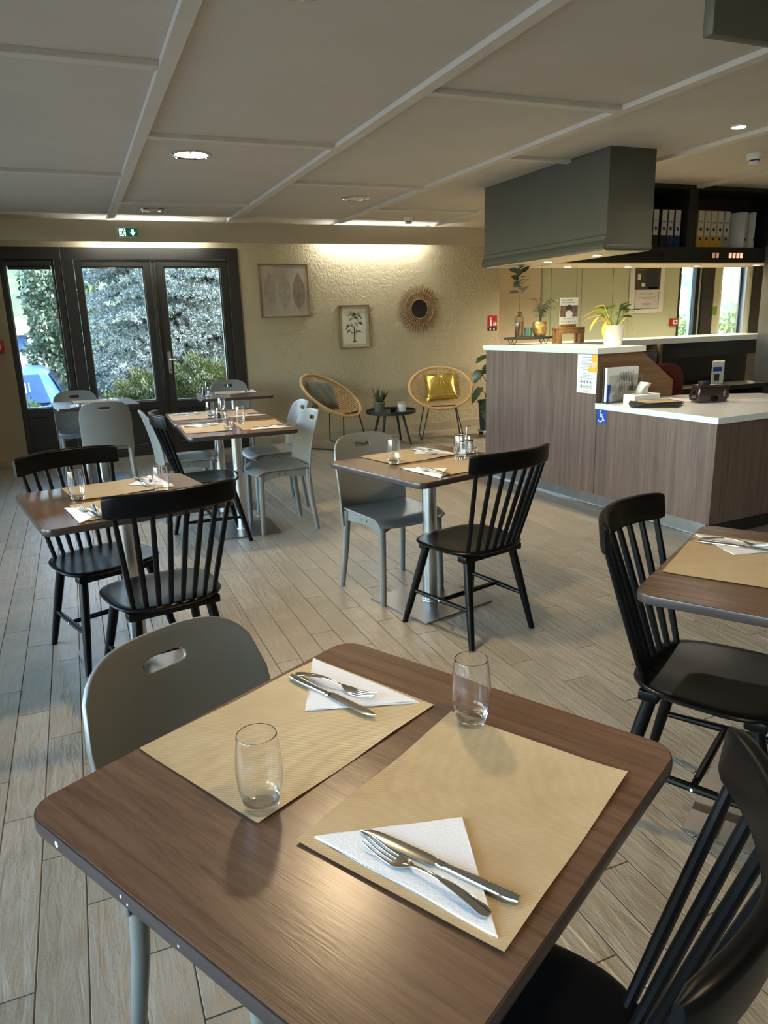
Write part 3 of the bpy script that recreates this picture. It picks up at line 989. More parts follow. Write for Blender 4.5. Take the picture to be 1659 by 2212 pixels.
# ------------------------------------------------------------------ grey shell chair (faces +y)
def make_grey_chair(label, loc, face, group):
    t = thing('shell_chair', label, 'chair', loc, face - math.pi / 2, group)
    # back shell with slot
    NU, NV = 24, 30
    def zt(u):
        return 0.685 + 0.138 * (1 - min(1, abs(u)) ** 4.0) ** (1 / 2.3)
    def zb(u):
        a = abs(u)
        k = min(1, max(0, (a - 0.74) / 0.14))
        k = k * k * (3 - 2 * k)
        return 0.425 - 0.072 * k
    def yz(z):
        k = (z - 0.36) / 0.45
        return -0.184 - 0.022 * k - 0.090 * max(0, k - 0.15) ** 2.0
    def pos(x, z, hw=0.203):
        u = x / hw
        return (x, yz(z) + 0.040 * u * u - 0.022, z)
    def halfw(z):
        return 0.209 + 0.004 * math.sin((z - 0.36) / 0.45 * math.pi)
    idx = {}
    vs = []
    for j in range(NV + 1):
        for i in range(NU + 1):
            u = -1 + 2 * i / NU
            u = math.copysign(abs(u) ** 0.9, u)
            v = j / NV
            z = zb(u) + v * (zt(u) - zb(u))
            idx[i, j] = len(vs)
            vs.append([u * halfw(z), z])
    slot_z, sw, sh = 0.763, 0.050, 0.0145
    i0, i1 = 8, 16
    js = [j for j in range(NV + 1) if abs(vs[idx[12, j]][1] - slot_z) < 0.028]
    j0, j1 = js[0], js[-1]
    loop = [(i, j0) for i in range(i0, i1)] + [(i1, j) for j in range(j0, j1)] + [(i, j1) for i in range(i1, i0, -1)] + [(i0, j) for j in range(j1, j0, -1)]
    hole = []
    for (i, j) in loop:
        x, z = vs[idx[i, j]]
        dx, dz = x / (0.075), (z - slot_z) / 0.03
        # stadium outline along the same direction
        ang = math.atan2(dz, dx)
        ca, sa = math.cos(ang), math.sin(ang)
        ex = 2 / 3.2
        hole.append(len(vs))
        vs.append([sw * abs(ca) ** ex * (1 if ca >= 0 else -1), slot_z + sh * abs(sa) ** ex * (1 if sa >= 0 else -1)])
    fs = []
    for j in range(NV):
        for i in range(NU):
            if i0 <= i < i1 and j0 <= j < j1:
                continue
            fs.append((idx[i, j], idx[i + 1, j], idx[i + 1, j + 1], idx[i, j + 1]))
    L = len(loop)
    for k in range(L):
        a, b2 = idx[loop[k]], idx[loop[(k + 1) % L]]
        fs.append((a, b2, hole[(k + 1) % L], hole[k]))
    P = [pos(x, z) for x, z in vs]
    me = MB().add(P, fs).mesh('back_shell', 'grey_shell', smooth=60)
    o = put('back_shell', me, t)
    md = o.modifiers.new('thickness', 'SOLIDIFY')
    md.thickness = 0.012
    md.offset = 0.0
    bv = o.modifiers.new('soft_edge', 'BEVEL')
    bv.width = 0.0025
    bv.segments = 2
    bv.limit_method = 'ANGLE'
    bv.angle_limit = R(50)
    # seat
    def seat(a, b):
        x = (-1 + 2 * a)
        y = -0.178 + 0.405 * b
        hw = 0.196 + 0.012 * b
        # rounded front corners
        yf = y - 0.028 * max(0, (abs(x) - 0.55) / 0.45) ** 2 * b
        d = max(0, (b - 0.80) / 0.20)
        z = 0.457 - 0.010 * (1 - x * x) * (0.35 + 0.65 * b) - 0.030 * d * d
        z -= 0.016 * math.exp(-((b - 0.33) / 0.3) ** 2) * (1 - x * x) * 0.4
        return (x * hw, yf, z)
    so = MB().grid(seat, 22, 24).build('seat', 'grey_shell', t, smooth=60)
    md = so.modifiers.new('thickness', 'SOLIDIFY')
    md.thickness = 0.012
    md.offset = -1.0
    bv = so.modifiers.new('soft_edge', 'BEVEL')
    bv.width = 0.003
    bv.segments = 2
    bv.limit_method = 'ANGLE'
    bv.angle_limit = R(50)
    for s in (-1, 1):
        MB().tube([(s * 0.176, 0.172, 0.440), (s * 0.180, 0.176, 0.25), (s * 0.187, 0.182, 0.008), (s * 0.187, 0.182, 0.0)], [0.0195, 0.0185, 0.0155, 0.0140], n=16).build('leg', 'grey_leg', t)
        MB().tube([(s * 0.178, -0.160, 0.440), (s * 0.186, -0.174, 0.25), (s * 0.203, -0.204, 0.008), (s * 0.203, -0.204, 0.0)], [0.0195, 0.0185, 0.0155, 0.0140], n=16).build('leg', 'grey_leg', t)
        ap = MB().prism_x([(-0.150, 0.442), (-0.150, 0.385), (-0.06, 0.392), (0.02, 0.402), (0.09, 0.392), (0.165, 0.372), (0.165, 0.438)], s * 0.176 - 0.009, s * 0.176 + 0.009).build('side_apron', 'grey_leg', t, smooth=30)
        for y in (0.0, 0.045):
            MB().tube([(s * 0.185, y, 0.420), (s * 0.188, y, 0.420)], 0.0042, n=8).build('bolt', 'black_metal', ap)
    MB().prism_y([(-0.160, 0.436), (-0.160, 0.380), (-0.10, 0.404), (0.10, 0.404), (0.160, 0.380), (0.160, 0.436)], 0.150, 0.168).build('front_apron', 'grey_leg', t, smooth=30)
    MB().prism_y([(-0.160, 0.442), (-0.160, 0.388), (0.160, 0.388), (0.160, 0.442)], -0.158, -0.142).build('rear_apron', 'grey_leg', t, smooth=30)
    return t
G_G = 'grey moulded shell chairs with slotted backs'
gc = make_grey_chair('grey shell chair with slotted back opposite a black chair at the tall-counter table', (1.457, 3.455, 0), R(-79), G_G)
for x, y, f, lab in (
        (0.223, 1.193, -61.5, 'grey shell chair with slotted back pushed under the cruet-free mixed-chair table'),
        (1.240, 4.985, 181, 'grey shell chair facing a black chair across the joined tables'),
        (1.365, 5.64, 180, 'grey shell chair facing another grey chair across the joined tables, on the picture-wall side'),
        (0.690, 5.68, 0, 'grey shell chair standing next to the black chair at the joined tables'),
        (0.195, 6.93, 88, 'grey shell chair with its back to the room at the fixed window table'),
        (-0.022, 7.75, -86, 'grey shell chair between the fixed window and its table'),
        (1.520, 7.98, -96, 'grey shell chair between the handled door leaf and the table with cruet')):
    dup(gc, (x, y, 0), R(f) - math.pi / 2, lab)
# ------------------------------------------------------------------ place settings
def mat_mesh(w, d, curl):
    def f(a, b):
        x, y = (a - 0.5) * w, (b - 0.5) * d
        z = 0.0009
        cx = (abs(a - 0.5) * 2) ** 6
        cy = (abs(b - 0.5) * 2) ** 6
        z += curl * (0.35 * cx + 0.5 * cy * (0.6 + 0.4 * math.sin(9 * a + 1)))
        z += 0.0006 * math.sin(11 * a + 5 * b)
        return (x, y, z + 0.0006)
    return MB().grid(f, 24, 18).mesh('placemat', 'kraft_paper', smooth=60)
PM = mat_mesh(0.415, 0.305, 0.004)
PM2 = mat_mesh(0.400, 0.316, 0.008)
def napkin_mesh():
    A, B, D = Vector((0.0745, 0.146)), Vector((0.0775, -0.142)), Vector((-0.0765, 0.0))
    vs = []
    layers = 3
    b = MB()
    for L in range(layers):
        z0 = 0.0004 + 0.0011 * L
        sh = 0.0012 * L
        pts = []
        for p, q in ((A, B), (B, D), (D, A)):
            for k in range(7):
                v = p.lerp(q, k / 7)
                pts.append(v)
        c = (A + B + D) / 3
        n = len(pts)
        o = []
        for i, v in enumerate(pts):
            w = v + (c - v) * (0.010 * L)
            o.append((w.x, w.y, z0 + 0.0008 * math.sin(2.3 * i + L)))
        o2 = [(x, y, z + 0.0010) for x, y, z in o]
        vs = o + o2
        fs = [tuple(reversed(range(n))), tuple(range(n, 2 * n))] + [(i, (i + 1) % n, n + (i + 1) % n, n + i) for i in range(n)]
        b.add(vs, fs)
    return b.mesh('napkin', 'napkin_paper', smooth=30)
NK = napkin_mesh()
def strip(pts, th, nseg=1):
    """cutlery strip: pts (x, y, z, halfwidth) along y; slightly domed section"""
    b = MB()
    vs = []
    m = 6
    for (x, y, z, w) in pts:
        for k in range(m):
            a = -1 + 2 * k / (m - 1)
            vs.append((x + a * w, y, z + th * (1 - a * a) * 0.5 + th * 0.5))
        for k in range(m):
            a = 1 - 2 * k / (m - 1)
            vs.append((x + a * w, y, z))
    n = 2 * m
    fs = []
    for i in range(len(pts) - 1):
        for k in range(n):
            fs.append((i * n + k, (i + 1) * n + k, (i + 1) * n + (k + 1) % n, i * n + (k + 1) % n))
    fs += [tuple(range(n)), tuple(reversed(range((len(pts) - 1) * n, len(pts) * n)))]
    return b.add(vs, fs)
def make_fork(label, loc, rz):
    """lies along y, tines towards -y, handle end at +y"""
    t = thing('fork', label, 'fork', loc, rz)
    hp = []
    for k in range(15):
        u = k / 14
        y = -0.012 + 0.114 * u
        z = 0.0105 * math.sin(math.pi * min(1, 0.22 + 0.78 * u)) ** 1.2 + 0.001
        w = 0.0026 + 0.0062 * max(0, (u - 0.25) / 0.75) ** 0.9
        if k == 14: w *= 0.55
        hp.append((0, y, z, w))
    strip(hp, 0.0026).build('handle', 'polished_steel', t, smooth=60)
    head = []
    for k in range(7):
        u = k / 6
        y = -0.012 - 0.030 * u
        z = 0.0075 * (1 - u) ** 1.5 + 0.0012
        w = 0.0026 + 0.0092 * math.sin(min(1, u * 1.3) * math.pi / 2) ** 1.3
        head.append((0, y, z, w))
    strip(head, 0.0018).build('head', 'polished_steel', t, smooth=60)
    for q in range(4):
        x = -0.0099 + 0.0066 * q
        tp = []
        for k in range(7):
            u = k / 6
            tp.append((x * (1 - 0.06 * u), -0.040 - 0.050 * u, 0.0012 + 0.0085 * u ** 2, 0.0019 * (1 - 0.45 * u)))
        strip(tp, 0.0016).build('tine', 'polished_steel', t, smooth=60)
    return t
def make_knife(label, loc, rz):
    t = thing('knife', label, 'knife', loc, rz)
    hp = []
    for k in range(9):
        u = k / 8
        w = 0.0052 + 0.0036 * u
        if k == 8: w *= 0.6
        hp.append((0, 0.005 + 0.105 * u, 0.0, w))
    strip(hp, 0.0062).build('handle', 'polished_steel', t, smooth=60)
    strip([(0, -0.004, 0.0005, 0.0055), (0, 0.002, 0.0, 0.0068), (0, 0.007, 0.0, 0.0056)], 0.0062).build('bolster', 'polished_steel', t, smooth=60)
    bp = []
    for k in range(12):
        u = k / 11
        w = 0.0088 * math.sqrt(max(0.02, 1 - max(0, (u - 0.72) / 0.28) ** 2))
        if u < 0.1: w *= 0.75 + 2.5 * u
        bp.append((0.0015 + (0.0088 - w) * 0.55, -0.004 - 0.118 * u, 0.0022, w))
    strip(bp, 0.0013).build('blade', 'polished_steel', t, smooth=60)
    return t
def glass_mesh():
    h = 0.122
    def rad(z):
        u = z / h
        return 0.0222 + 0.0118 * math.sin(min(1.0, u / 0.52) * math.pi / 2) ** 0.9 if u < 0.52 else 0.0340 - 0.0052 * ((u - 0.52) / 0.48) ** 1.7
    zs = [0.0025, 0.005, 0.009] + [0.014 + (h - 0.0165 - 0.002) * i / 20 for i in range(21)] + [h - 0.0030, h - 0.0018]
    outer = [(0.0, 0.0), (0.0195, 0.0), (0.0212, 0.0002), (0.0222, 0.0010)] + [(rad(z), z) for z in zs]
    rt_ = rad(h)
    tip = [(rt_ - 0.0001, h - 0.0009), (rt_ - 0.0004, h - 0.0002), (rt_ - 0.0007, h), (rt_ - 0.0010, h - 0.0003), (rt_ - 0.0012, h - 0.0010)]
    zi = [h - 0.0022, h - 0.0034] + [h - 0.005 - (h - 0.005 - 0.022) * i / 18 for i in range(19)]
    inner = [(rad(z) - 0.0012 - 0.0006 * (1 - z / h), z) for z in zi] + [(0.0235, 0.0185), (0.0205, 0.0155), (0.016, 0.0138), (0.009, 0.0130), (0.0, 0.0128)]
    return MB().lathe(outer + tip + inner, n=48).mesh('tumbler', 'tumbler_glass', smooth=80)
GL = glass_mesh()

PROTO = {}
def world_of(tb, x, y):
    cx, cy, rz = TABLES[tb]
    a = R(rz)
    return cx + x * math.cos(a) - y * math.sin(a), cy + x * math.sin(a) + y * math.cos(a)
def flat(name, me, tb, x, y, z, ang, label, cat, group):
    o = put(name, me)
    wx, wy = world_of(tb, x, y)
    o.location = (wx, wy, z)
    o.rotation_euler = (0, 0, R(TABLES[tb][2] + ang))
    return tag(o, label, cat, group)
def cutlery(kind, tb, x, y, z, ang, label, tilt=0.0):
    wx, wy = world_of(tb, x, y)
    rz = R(TABLES[tb][2] + ang)
    if kind not in PROTO:
        PROTO[kind] = (make_fork if kind == 'fork' else make_knife)(label, (wx, wy, z), rz)
        PROTO[kind]['group'] = kind + 's laid on napkins'
        o = PROTO[kind]
    else:
        o = dup(PROTO[kind], (wx, wy, z), rz, label)
    if tilt:
        o.rotation_euler = (tilt, 0, rz)
    return o
def setting(tb, side, where, glass=True, rot=0, seed=0, mesh=None, napkin=True, fork=True):
    """one cover; side +1 is the +y edge of the table, -1 its mirror turned half round"""
    rr = random.Random(seed)
    f = 1 if side > 0 else -1
    ang = (0 if side > 0 else 180) + rr.uniform(-2.2, 2.2)
    def P(x, y):
        return f * x, f * y
    x, y = P(0.035, 0.196) if side > 0 else P(-0.036 if tb == 'T1' else 0.0, 0.170)
    flat('placemat', mesh or PM, tb, x, y, TZ, ang, 'brown kraft paper placemat ' + where, 'placemat', 'kraft paper placemats')
    if napkin:
        x, y = P(0.153 + rr.uniform(-0.01, 0.01), 0.205 + rr.uniform(-0.008, 0.008))
        flat('napkin', NK, tb, x, y, TZ + 0.0022, ang + rr.uniform(-4, 4), 'white paper napkin folded to a triangle ' + where, 'napkin', 'triangular paper napkins')
        x, y = P(0.146, 0.215)
        cutlery('knife', tb, x, y, TZ + 0.0066, ang - 4 + rr.uniform(-3, 3), 'steel knife lying on the napkin ' + where)
        if fork:
            x, y = P(0.178, 0.222)
            cutlery('fork', tb, x, y, TZ + 0.0066, ang + 6 + rr.uniform(-3, 3), 'steel fork lying on the napkin ' + where)
    if glass:
        x, y = P(-0.148 + rr.uniform(-0.01, 0.01), 0.072 + rr.uniform(-0.01, 0.01))
        g = flat('tumbler', GL, tb, x, y, TZ + 0.0018, 0, 'clear barrel-shaped glass tumbler ' + where, 'glass', 'clear tumblers')

setting('T1', +1, 'on the grey-chair side of the cruet-free mixed-chair table', seed=1, glass=False)
setting('T1', -1, 'on the black-chair side of the cruet-free mixed-chair table', seed=2, mesh=PM2, glass=False, napkin=False)
flat('tumbler', GL, 'T1', -0.148, 0.072, TZ + 0.0018, 0, 'clear barrel-shaped tumbler on the grey-chair side of the cruet-free mixed-chair table', 'glass', 'clear tumblers')
flat('tumbler', GL, 'T1', 0.226, -0.050, TZ + 0.0030, 0, 'clear barrel-shaped tumbler on the black-chair side of the cruet-free mixed-chair table', 'glass', 'clear tumblers')
flat('napkin', NK, 'T1', -0.072, -0.175, TZ + 0.0030, 180, 'white paper napkin folded to a triangle on the black-chair side of the cruet-free mixed-chair table', 'napkin', 'triangular paper napkins')
cutlery('knife', 'T1', -0.093, -0.204, TZ + 0.0075, 184, 'steel knife under fork tines on the black-chair side of the cruet-free table')
cutlery('fork', 'T1', -0.124, -0.196, TZ + 0.0085, 178, 'steel fork with tines over the knife blade on the cruet-free table')
setting('T2', +1, 'on the grey-chair side of the tall-counter table', seed=3)
setting('T2', -1, 'on the black-chair side of the tall-counter table', seed=4)
setting('T3', +1, 'on the door side of the all-black-chairs table', seed=5)
setting('T3', -1, 'on the far-from-doors side of the all-black-chairs table', seed=6)
setting('T4b', +1, 'before the black chair at the joined tables', seed=7)
setting('T4b', -1, 'opposite the black chair at the joined tables', seed=8)
setting('T4a', +1, "before the black chair's neighbour, joined tables", seed=9)
setting('T4a', -1, "opposite the black chair's neighbour, joined tables", seed=10)
setting('T5', +1, 'on the window side of the fixed-window table', seed=11, glass=False)
setting('T5', -1, 'on the room side of the fixed-window table', seed=12, glass=False)
setting('T6', +1, 'on the table before the handled door leaf', seed=13, glass=False)
setting('T7', +1, 'on the table facing the low desk', seed=15, glass=False)

# cruets
mat('pepper', (0.045, 0.036, 0.028), 0.8, var=0.3, vscale=200)
mat('salt', (0.78, 0.77, 0.75), 0.8)
def make_cruet(label, loc, rz):
    t = thing('cruet_stand', label, 'cruet', loc, rz, 'salt and pepper cruets')
    tr = MB()
    tr.prism(rrect(0.104, 0.060, 0.006, 3), 0.0, 0.004)
    tr.build('tray', 'polished_steel', t, bevel=0.001, seg=1)
    wr = MB()
    loop = [(x, y, 0.026) for x, y in rrect(0.104, 0.060, 0.008, 3)]
    wr.tube(loop + [loop[0]], 0.0015, n=6, caps=False)
    for x, y in rrect(0.100, 0.056, 0.001, 1)[::2]:
        wr.tube([(x, y, 0.003), (x, y, 0.026)], 0.0013, n=6)
    wr.build('gallery', 'polished_steel', t)
    h = [(0, 0, 0.003), (0, 0, 0.10), (0.001, 0, 0.125), (0.006, 0, 0.138), (0.016, 0, 0.142), (0.026, 0, 0.139)]
    MB().tube(h, 0.0024, n=8).build('handle', 'polished_steel', t)
    for s, m in ((-1, 'pepper'), (1, 'salt')):
        sx = s * 0.026
        j = MB().lathe([(0.0, 0.004), (0.0185, 0.004), (0.0195, 0.008), (0.0150, 0.060), (0.0140, 0.064), (0.0130, 0.064), (0.0140, 0.060), (0.0180, 0.009), (0.0, 0.008)], n=20, c=(sx, 0, 0)).build('shaker', 'tumbler_glass', t)
        MB().lathe([(0.0, 0.0085), (0.0175, 0.009), (0.0145, 0.048), (0.0, 0.048)], n=16, c=(sx, 0, 0)).build('filling', m, j)
        MB().lathe([(0.0155, 0.062), (0.0155, 0.069), (0.0150, 0.070)], n=20, c=(sx, 0, 0)).build('ring', 'black_matte', j)
        MB().lathe([(0.0145, 0.069), (0.0140, 0.086), (0.0120, 0.089), (0.0, 0.0895)], n=20, c=(sx, 0, 0)).build('cap', 'polished_steel', j)
    return t
wx, wy = world_of('T2', 0.285, 0.030)
cr = make_cruet('salt and pepper cruet stand on the table before the tall counter', (wx, wy, TZ + 0.001), R(10))
wx, wy = world_of('T4a', 0.0, -0.005)
dup(cr, (0.965, 5.50, TZ + 0.001), R(15), 'salt and pepper cruet stand on the joined tables')
wx, wy = world_of('T6', -0.27, -0.06)
dup(cr, (wx, wy, TZ + 0.001), R(-10), 'salt and pepper cruet stand on the table before the handled door leaf')
# ------------------------------------------------------------------ reception counter (local x inward, y along the front)
CO = (3.575, 3.32)
CR = R(4.5)
def cw(x, y, z=0.0):
    return (CO[0] + x * math.cos(CR) - y * math.sin(CR), CO[1] + x * math.sin(CR) + y * math.cos(CR), z)
LZ, HZ = 0.785, 1.178
ld = thing('low_reception_desk', 'low wood-fronted reception desk with white top beside the tall counter', 'desk', (CO[0], CO[1], 0), CR)
MB().box(0.0, 0.02, 0.0, 1.036, 0.10, LZ - 0.041).build('front_panel', 'walnut_panel', ld, bevel=0.001, seg=1, smooth=0)
MB().box(0.02, 1.35, 0.0, 0.02, 0.10, LZ - 0.041).build('end_panel', 'walnut_panel', ld, bevel=0.001, seg=1, smooth=0)
MB().prism([(-0.025, -0.025), (1.36, -0.025), (1.36, 0.72), (0.84, 1.034), (-0.025, 1.034)], LZ - 0.04, LZ).build('worktop', 'white_top', ld, bevel=0.002, seg=2, smooth=0)
k = MB()
k.box(0.035, 0.05, 0.05, 1.036, 0.004, 0.10)
k.build('kick_plate', 'plate_steel', ld, smooth=0)
MB().box(0.026, 0.050, 0.03, 1.036, 0.0, 0.008).build('floor_bead', 'polished_steel', ld, smooth=0)
MB().box(0.05, 1.35, 0.035, 0.05, 0.0, 0.10).build('end_plinth', 'black_matte', ld, smooth=0)

tc = thing('tall_reception_counter', 'tall wood-fronted reception counter with white top and sloping side panel', 'counter', (CO[0], CO[1], 0), CR)
MB().box(0.0, 0.02, 1.040, 2.43, 0.10, HZ - 0.044).build('front_panel', 'walnut_panel', tc, bevel=0.001, seg=1, smooth=0)
MB().box(0.0, 0.44, 2.43, 2.448, 0.0, HZ - 0.044).build('side_panel', 'walnut_panel', tc, smooth=0)
ep = MB().prism_y([(0.021, HZ - 0.044), (0.43, HZ - 0.044), (0.765, 0.905), (0.765, LZ + 0.001), (0.021, LZ + 0.001)], 1.041, 1.060)
ep.build('sloping_panel', 'walnut_end', tc, smooth=0)
MB().box(-0.003, 0.020, 1.0405, 1.052, LZ + 0.001, HZ - 0.044).build('corner_edge', 'black_matte', tc, smooth=0)
MB().box(0.42, 0.44, 1.062, 2.43, 0.0, HZ - 0.044).build('inner_panel', 'black_cabinet', tc, smooth=0)
MB().prism([(-0.025, 1.030), (0.45, 1.030), (0.45, 2.46), (-0.025, 2.46)], HZ - 0.043, HZ).build('worktop', 'white_top', tc, bevel=0.002, seg=2, smooth=0)
MB().box(0.035, 0.05, 1.038, 2.42, 0.004, 0.10).build('kick_plate', 'plate_steel', tc, smooth=0)
MB().box(0.026, 0.050, 1.038, 2.42, 0.0, 0.008).build('floor_bead', 'polished_steel', tc, smooth=0)

bcn = thing('back_counter', 'dark counter with pale ledge running behind the reception under the file shelf', 'counter', (0, 0, 0))
MB().box(3.89, 6.35, 5.36, 5.80, HZ - 0.05, HZ).build('ledge', 'white_top', bcn, bevel=0.002, smooth=0)
MB().box(3.93, 6.35, 5.60, 5.76, 0.0, HZ - 0.05).build('body', 'black_cabinet', bcn, smooth=0)
MB().box(4.55, 6.06, 5.05, 5.60, 0.70, 0.74).build('desk_board', 'black_cabinet', bcn, smooth=0)
for x in (4.56, 4.93, 6.03):
    MB().box(x, x + 0.02, 5.12, 5.60, 0.0, 0.70).build('support', 'black_cabinet', bcn, smooth=0)
MB().box(4.93, 4.96, 5.30, 5.60, 0.74, HZ - 0.05).build('upright', 'walnut_end', bcn, smooth=0)
MB().box(4.97, 6.28, 5.42, 5.44, 0.99, HZ - 0.05).build('apron', 'black_cabinet', bcn, smooth=0)

# file shelf hanging over the pass-through
fs_ = thing('file_shelf', 'black hanging shelf unit holding lever arch files above the reception', 'shelf', (0, 0, 0))
MB().box(3.80, 6.42, 5.66, 5.84, 1.834, CZ).build('back_panel', 'black_cabinet', fs_, smooth=0)
MB().box(3.80, 6.42, 5.28, 5.66, 1.945, 1.965).build('shelf_board', 'black_cabinet', fs_, smooth=0)
MB().box(3.80, 6.42, 5.28, 5.66, 2.44, CZ).build('top_board', 'black_cabinet', fs_, smooth=0)
MB().box(3.80, 6.42, 5.28, 5.30, 1.834, 1.945).build('lower_fascia', 'black_cabinet', fs_, smooth=0)
MB().box(3.80, 6.42, 5.30, 5.83, 1.828, 1.838).build('underside_board', 'fascia_paint', fs_, smooth=0)
for x0, x1 in ((3.80, 3.84), (5.135, 5.235), (6.30, 6.42)):
    MB().box(x0, x1, 5.285, 5.66, 1.965, 2.44).build('divider', 'black_cabinet', fs_, smooth=0)
vg = MB()
for i in range(16):
    vg.box(4.50 + i * 0.025, 4.515 + i * 0.025, 5.277, 5.28, 1.875, 1.915)
vg.build('vent_slots', 'black_matte', fs_, smooth=0)
emitter('led_red', (1.0, 0.30, 0.16), 0.55)
emitter('led_dim', (1.0, 0.30, 0.16), 0.10)
dc = thing('led_display', 'orange red segment display on the fascia under the yellow files', 'display', (5.62, 5.279, 1.895))
MB().box(-0.20, 0.20, -0.004, 0.0, -0.03, 0.03).build('casing', 'black_matte', dc, smooth=0)
def seg8(b, x, w=0.026, h=0.040):
    t = 0.0052
    for z in (-h / 2, -h / 6, h / 6, h / 2):
        b.box(x - w / 2, x + w / 2, -0.006, -0.004, z - t / 2, z + t / 2)
    for s in (-1, 0, 1):
        b.box(x + s * w / 2 - t / 2, x + s * w / 2 + t / 2, -0.0062, -0.004, -h / 2, h / 2)
for i, x in enumerate((0.035, 0.082, 0.129, 0.172)):
    b = MB(); seg8(b, x); b.build('digit', 'led_red', dc, smooth=0)
for i, x in enumerate((-0.165, -0.120)):
    b = MB(); seg8(b, x); b.build('digit', 'led_dim', dc, smooth=0)

mat('file_yellow', (0.60, 0.36, 0.05), 0.5)
mat('file_grey', (0.34, 0.31, 0.30), 0.5)
mat('file_blue', (0.015, 0.045, 0.20), 0.5)
mat('file_black', (0.015, 0.015, 0.02), 0.5)
mat('print_dark', (0.05, 0.05, 0.055), 0.6)
mat('label_white', (0.66, 0.64, 0.61), 0.6)
def binder(x, w, color, label, body, lean=0.0, rz=0.0, lab=True, y=5.335):
    t = thing('lever_arch_file', label, 'file', (x, y, 1.9655), rz, 'lever arch files on the hanging shelf')
    t.rotation_euler = (0, lean, rz)
    MB().box(-w / 2, w / 2, 0, 0.26, 0.0, 0.315).build('cover', color, t, bevel=0.002, seg=1, smooth=0)
    if lab:
        lb = MB().box(-w * 0.40, w * 0.40, -0.0015, 0.0, 0.10, 0.31).build('spine_label', 'label_white', t, smooth=0)
        p = MB()
        for i, z in enumerate((0.215, 0.207)[:1 + (len(label) % 2)]):
            p.box(-w * 0.28, w * 0.28, -0.0022, -0.0014, z, z + 0.004)
        p.prism_y([(w * 0.22 * math.cos(a * 0.7) , 0.155 + w * (0.20 + 0.06 * (a % 2)) * math.sin(a * 0.7)) for a in range(9)], -0.0022, -0.0014)
        p.build('spine_print', 'print_dark', lb, smooth=0)
    MB().lathe([(0.013, 0.0), (0.013, 0.002)], n=16).xform(Matrix.Translation((0, 0, 0.075)) @ Matrix.Rotation(R(90), 4, 'X')).build('finger_hole', 'black_matte', t)
    return t
binder(4.825, 0.068, 'file_black', 'black lever arch file with round emblem, first of the dark group', 1)
binder(4.912, 0.070, 'file_black', 'black lever arch file standing next to the blue files', 1, lean=R(1.2))
binder(4.988, 0.070, 'file_blue', 'blue lever arch file beside the black files', 1, lean=R(0.8))
binder(5.070, 0.072, 'file_blue', 'blue lever arch file, outermost of its group next to the shelf divider', 1)
yl = ['next to the shelf divider', 'second from the shelf divider', 'third from the shelf divider', 'beside the grey file']
for i in range(4):
    binder(5.302 + 0.077 * i + 0.035, 0.072, 'file_yellow', 'yellow lever arch file ' + yl[i], 1, lean=R(0.6))
binder(5.302 + 0.077 * 4 + 0.035, 0.072, 'file_grey', 'mottled grey lever arch file ending the row of yellow files', 1, lean=R(1.0))
binder(5.885, 0.060, 'label_white', 'white binder standing askew showing its cover, beyond the yellow files', 1, rz=R(22), lab=False)
binder(5.995, 0.022, 'label_white', 'thin white folder behind the askew white binder', 1, rz=R(14), lab=False)
binder(6.215, 0.072, 'file_black', 'black lever arch file alone at the shelf end', 1)

# ------------------------------------------------------------------ on the low desk
def desk(x, y):
    return cw(x, y, LZ)
h = thing('leaflet_holder', 'clear acrylic leaflet holder with white printed sheets leaning on the sloping panel', 'holder', cw(0.19, 0.985, LZ + 0.0005), CR)
MB().box(-0.165, 0.165, -0.035, -0.032, 0.0, 0.20).build('front_sheet', 'frosted_acrylic', h, smooth=0)
MB().box(-0.165, 0.165, 0.030, 0.033, 0.0, 0.265).build('back_sheet', 'frosted_acrylic', h, smooth=0)
MB().box(-0.165, 0.165, -0.032, 0.030, 0.0, 0.004).build('bottom', 'frosted_acrylic', h, smooth=0)
MB().box(-0.15, 0.155, 0.006, 0.028, 0.005, 0.25).build('papers', 'white_paper', h, smooth=0)
p = MB()
for i in range(9):
    p.box(-0.03 + 0.016 * i, -0.03 + 0.016 * i + 0.008, 0.0045, 0.006, 0.06, 0.21 + 0.004 * (i % 3))
p.build('printed_columns', mat('print_grey', (0.25, 0.25, 0.26), 0.6), h, smooth=0)
MB().box(-0.145, -0.118, 0.0, 0.005, 0.006, 0.13).build('blue_leaflet', 'sign_blue', h, smooth=0)

tb_ = thing('tissue_box', 'white tissue box with a tissue pulled up, on the low desk', 'tissue box', cw(0.24, 0.845, LZ + 0.0005), CR)
MB().box(-0.125, 0.125, -0.055, 0.055, 0.0, 0.062).build('carton', 'white_paper', tb_, bevel=0.002, seg=1, smooth=0)
MB().prism(rrect(0.16, 0.05, 0.024, 5), 0.062, 0.0626).build('opening', mat('print_grey', (0.25, 0.25, 0.26), 0.6), tb_, smooth=0)
def tis(a, b):
    x = (a - 0.5) * (0.13 - 0.02 * b) + 0.05 * b * b
    z = 0.055 + 0.085 * b - 0.02 * (a - 0.5) * b
    y = 0.020 * math.sin(7 * a + 2 * b) * b + 0.012 * math.sin(13 * a) * b
    return (x, y, z)
MB().grid(tis, 18, 8).build('tissue', 'napkin_paper', tb_, smooth=60)

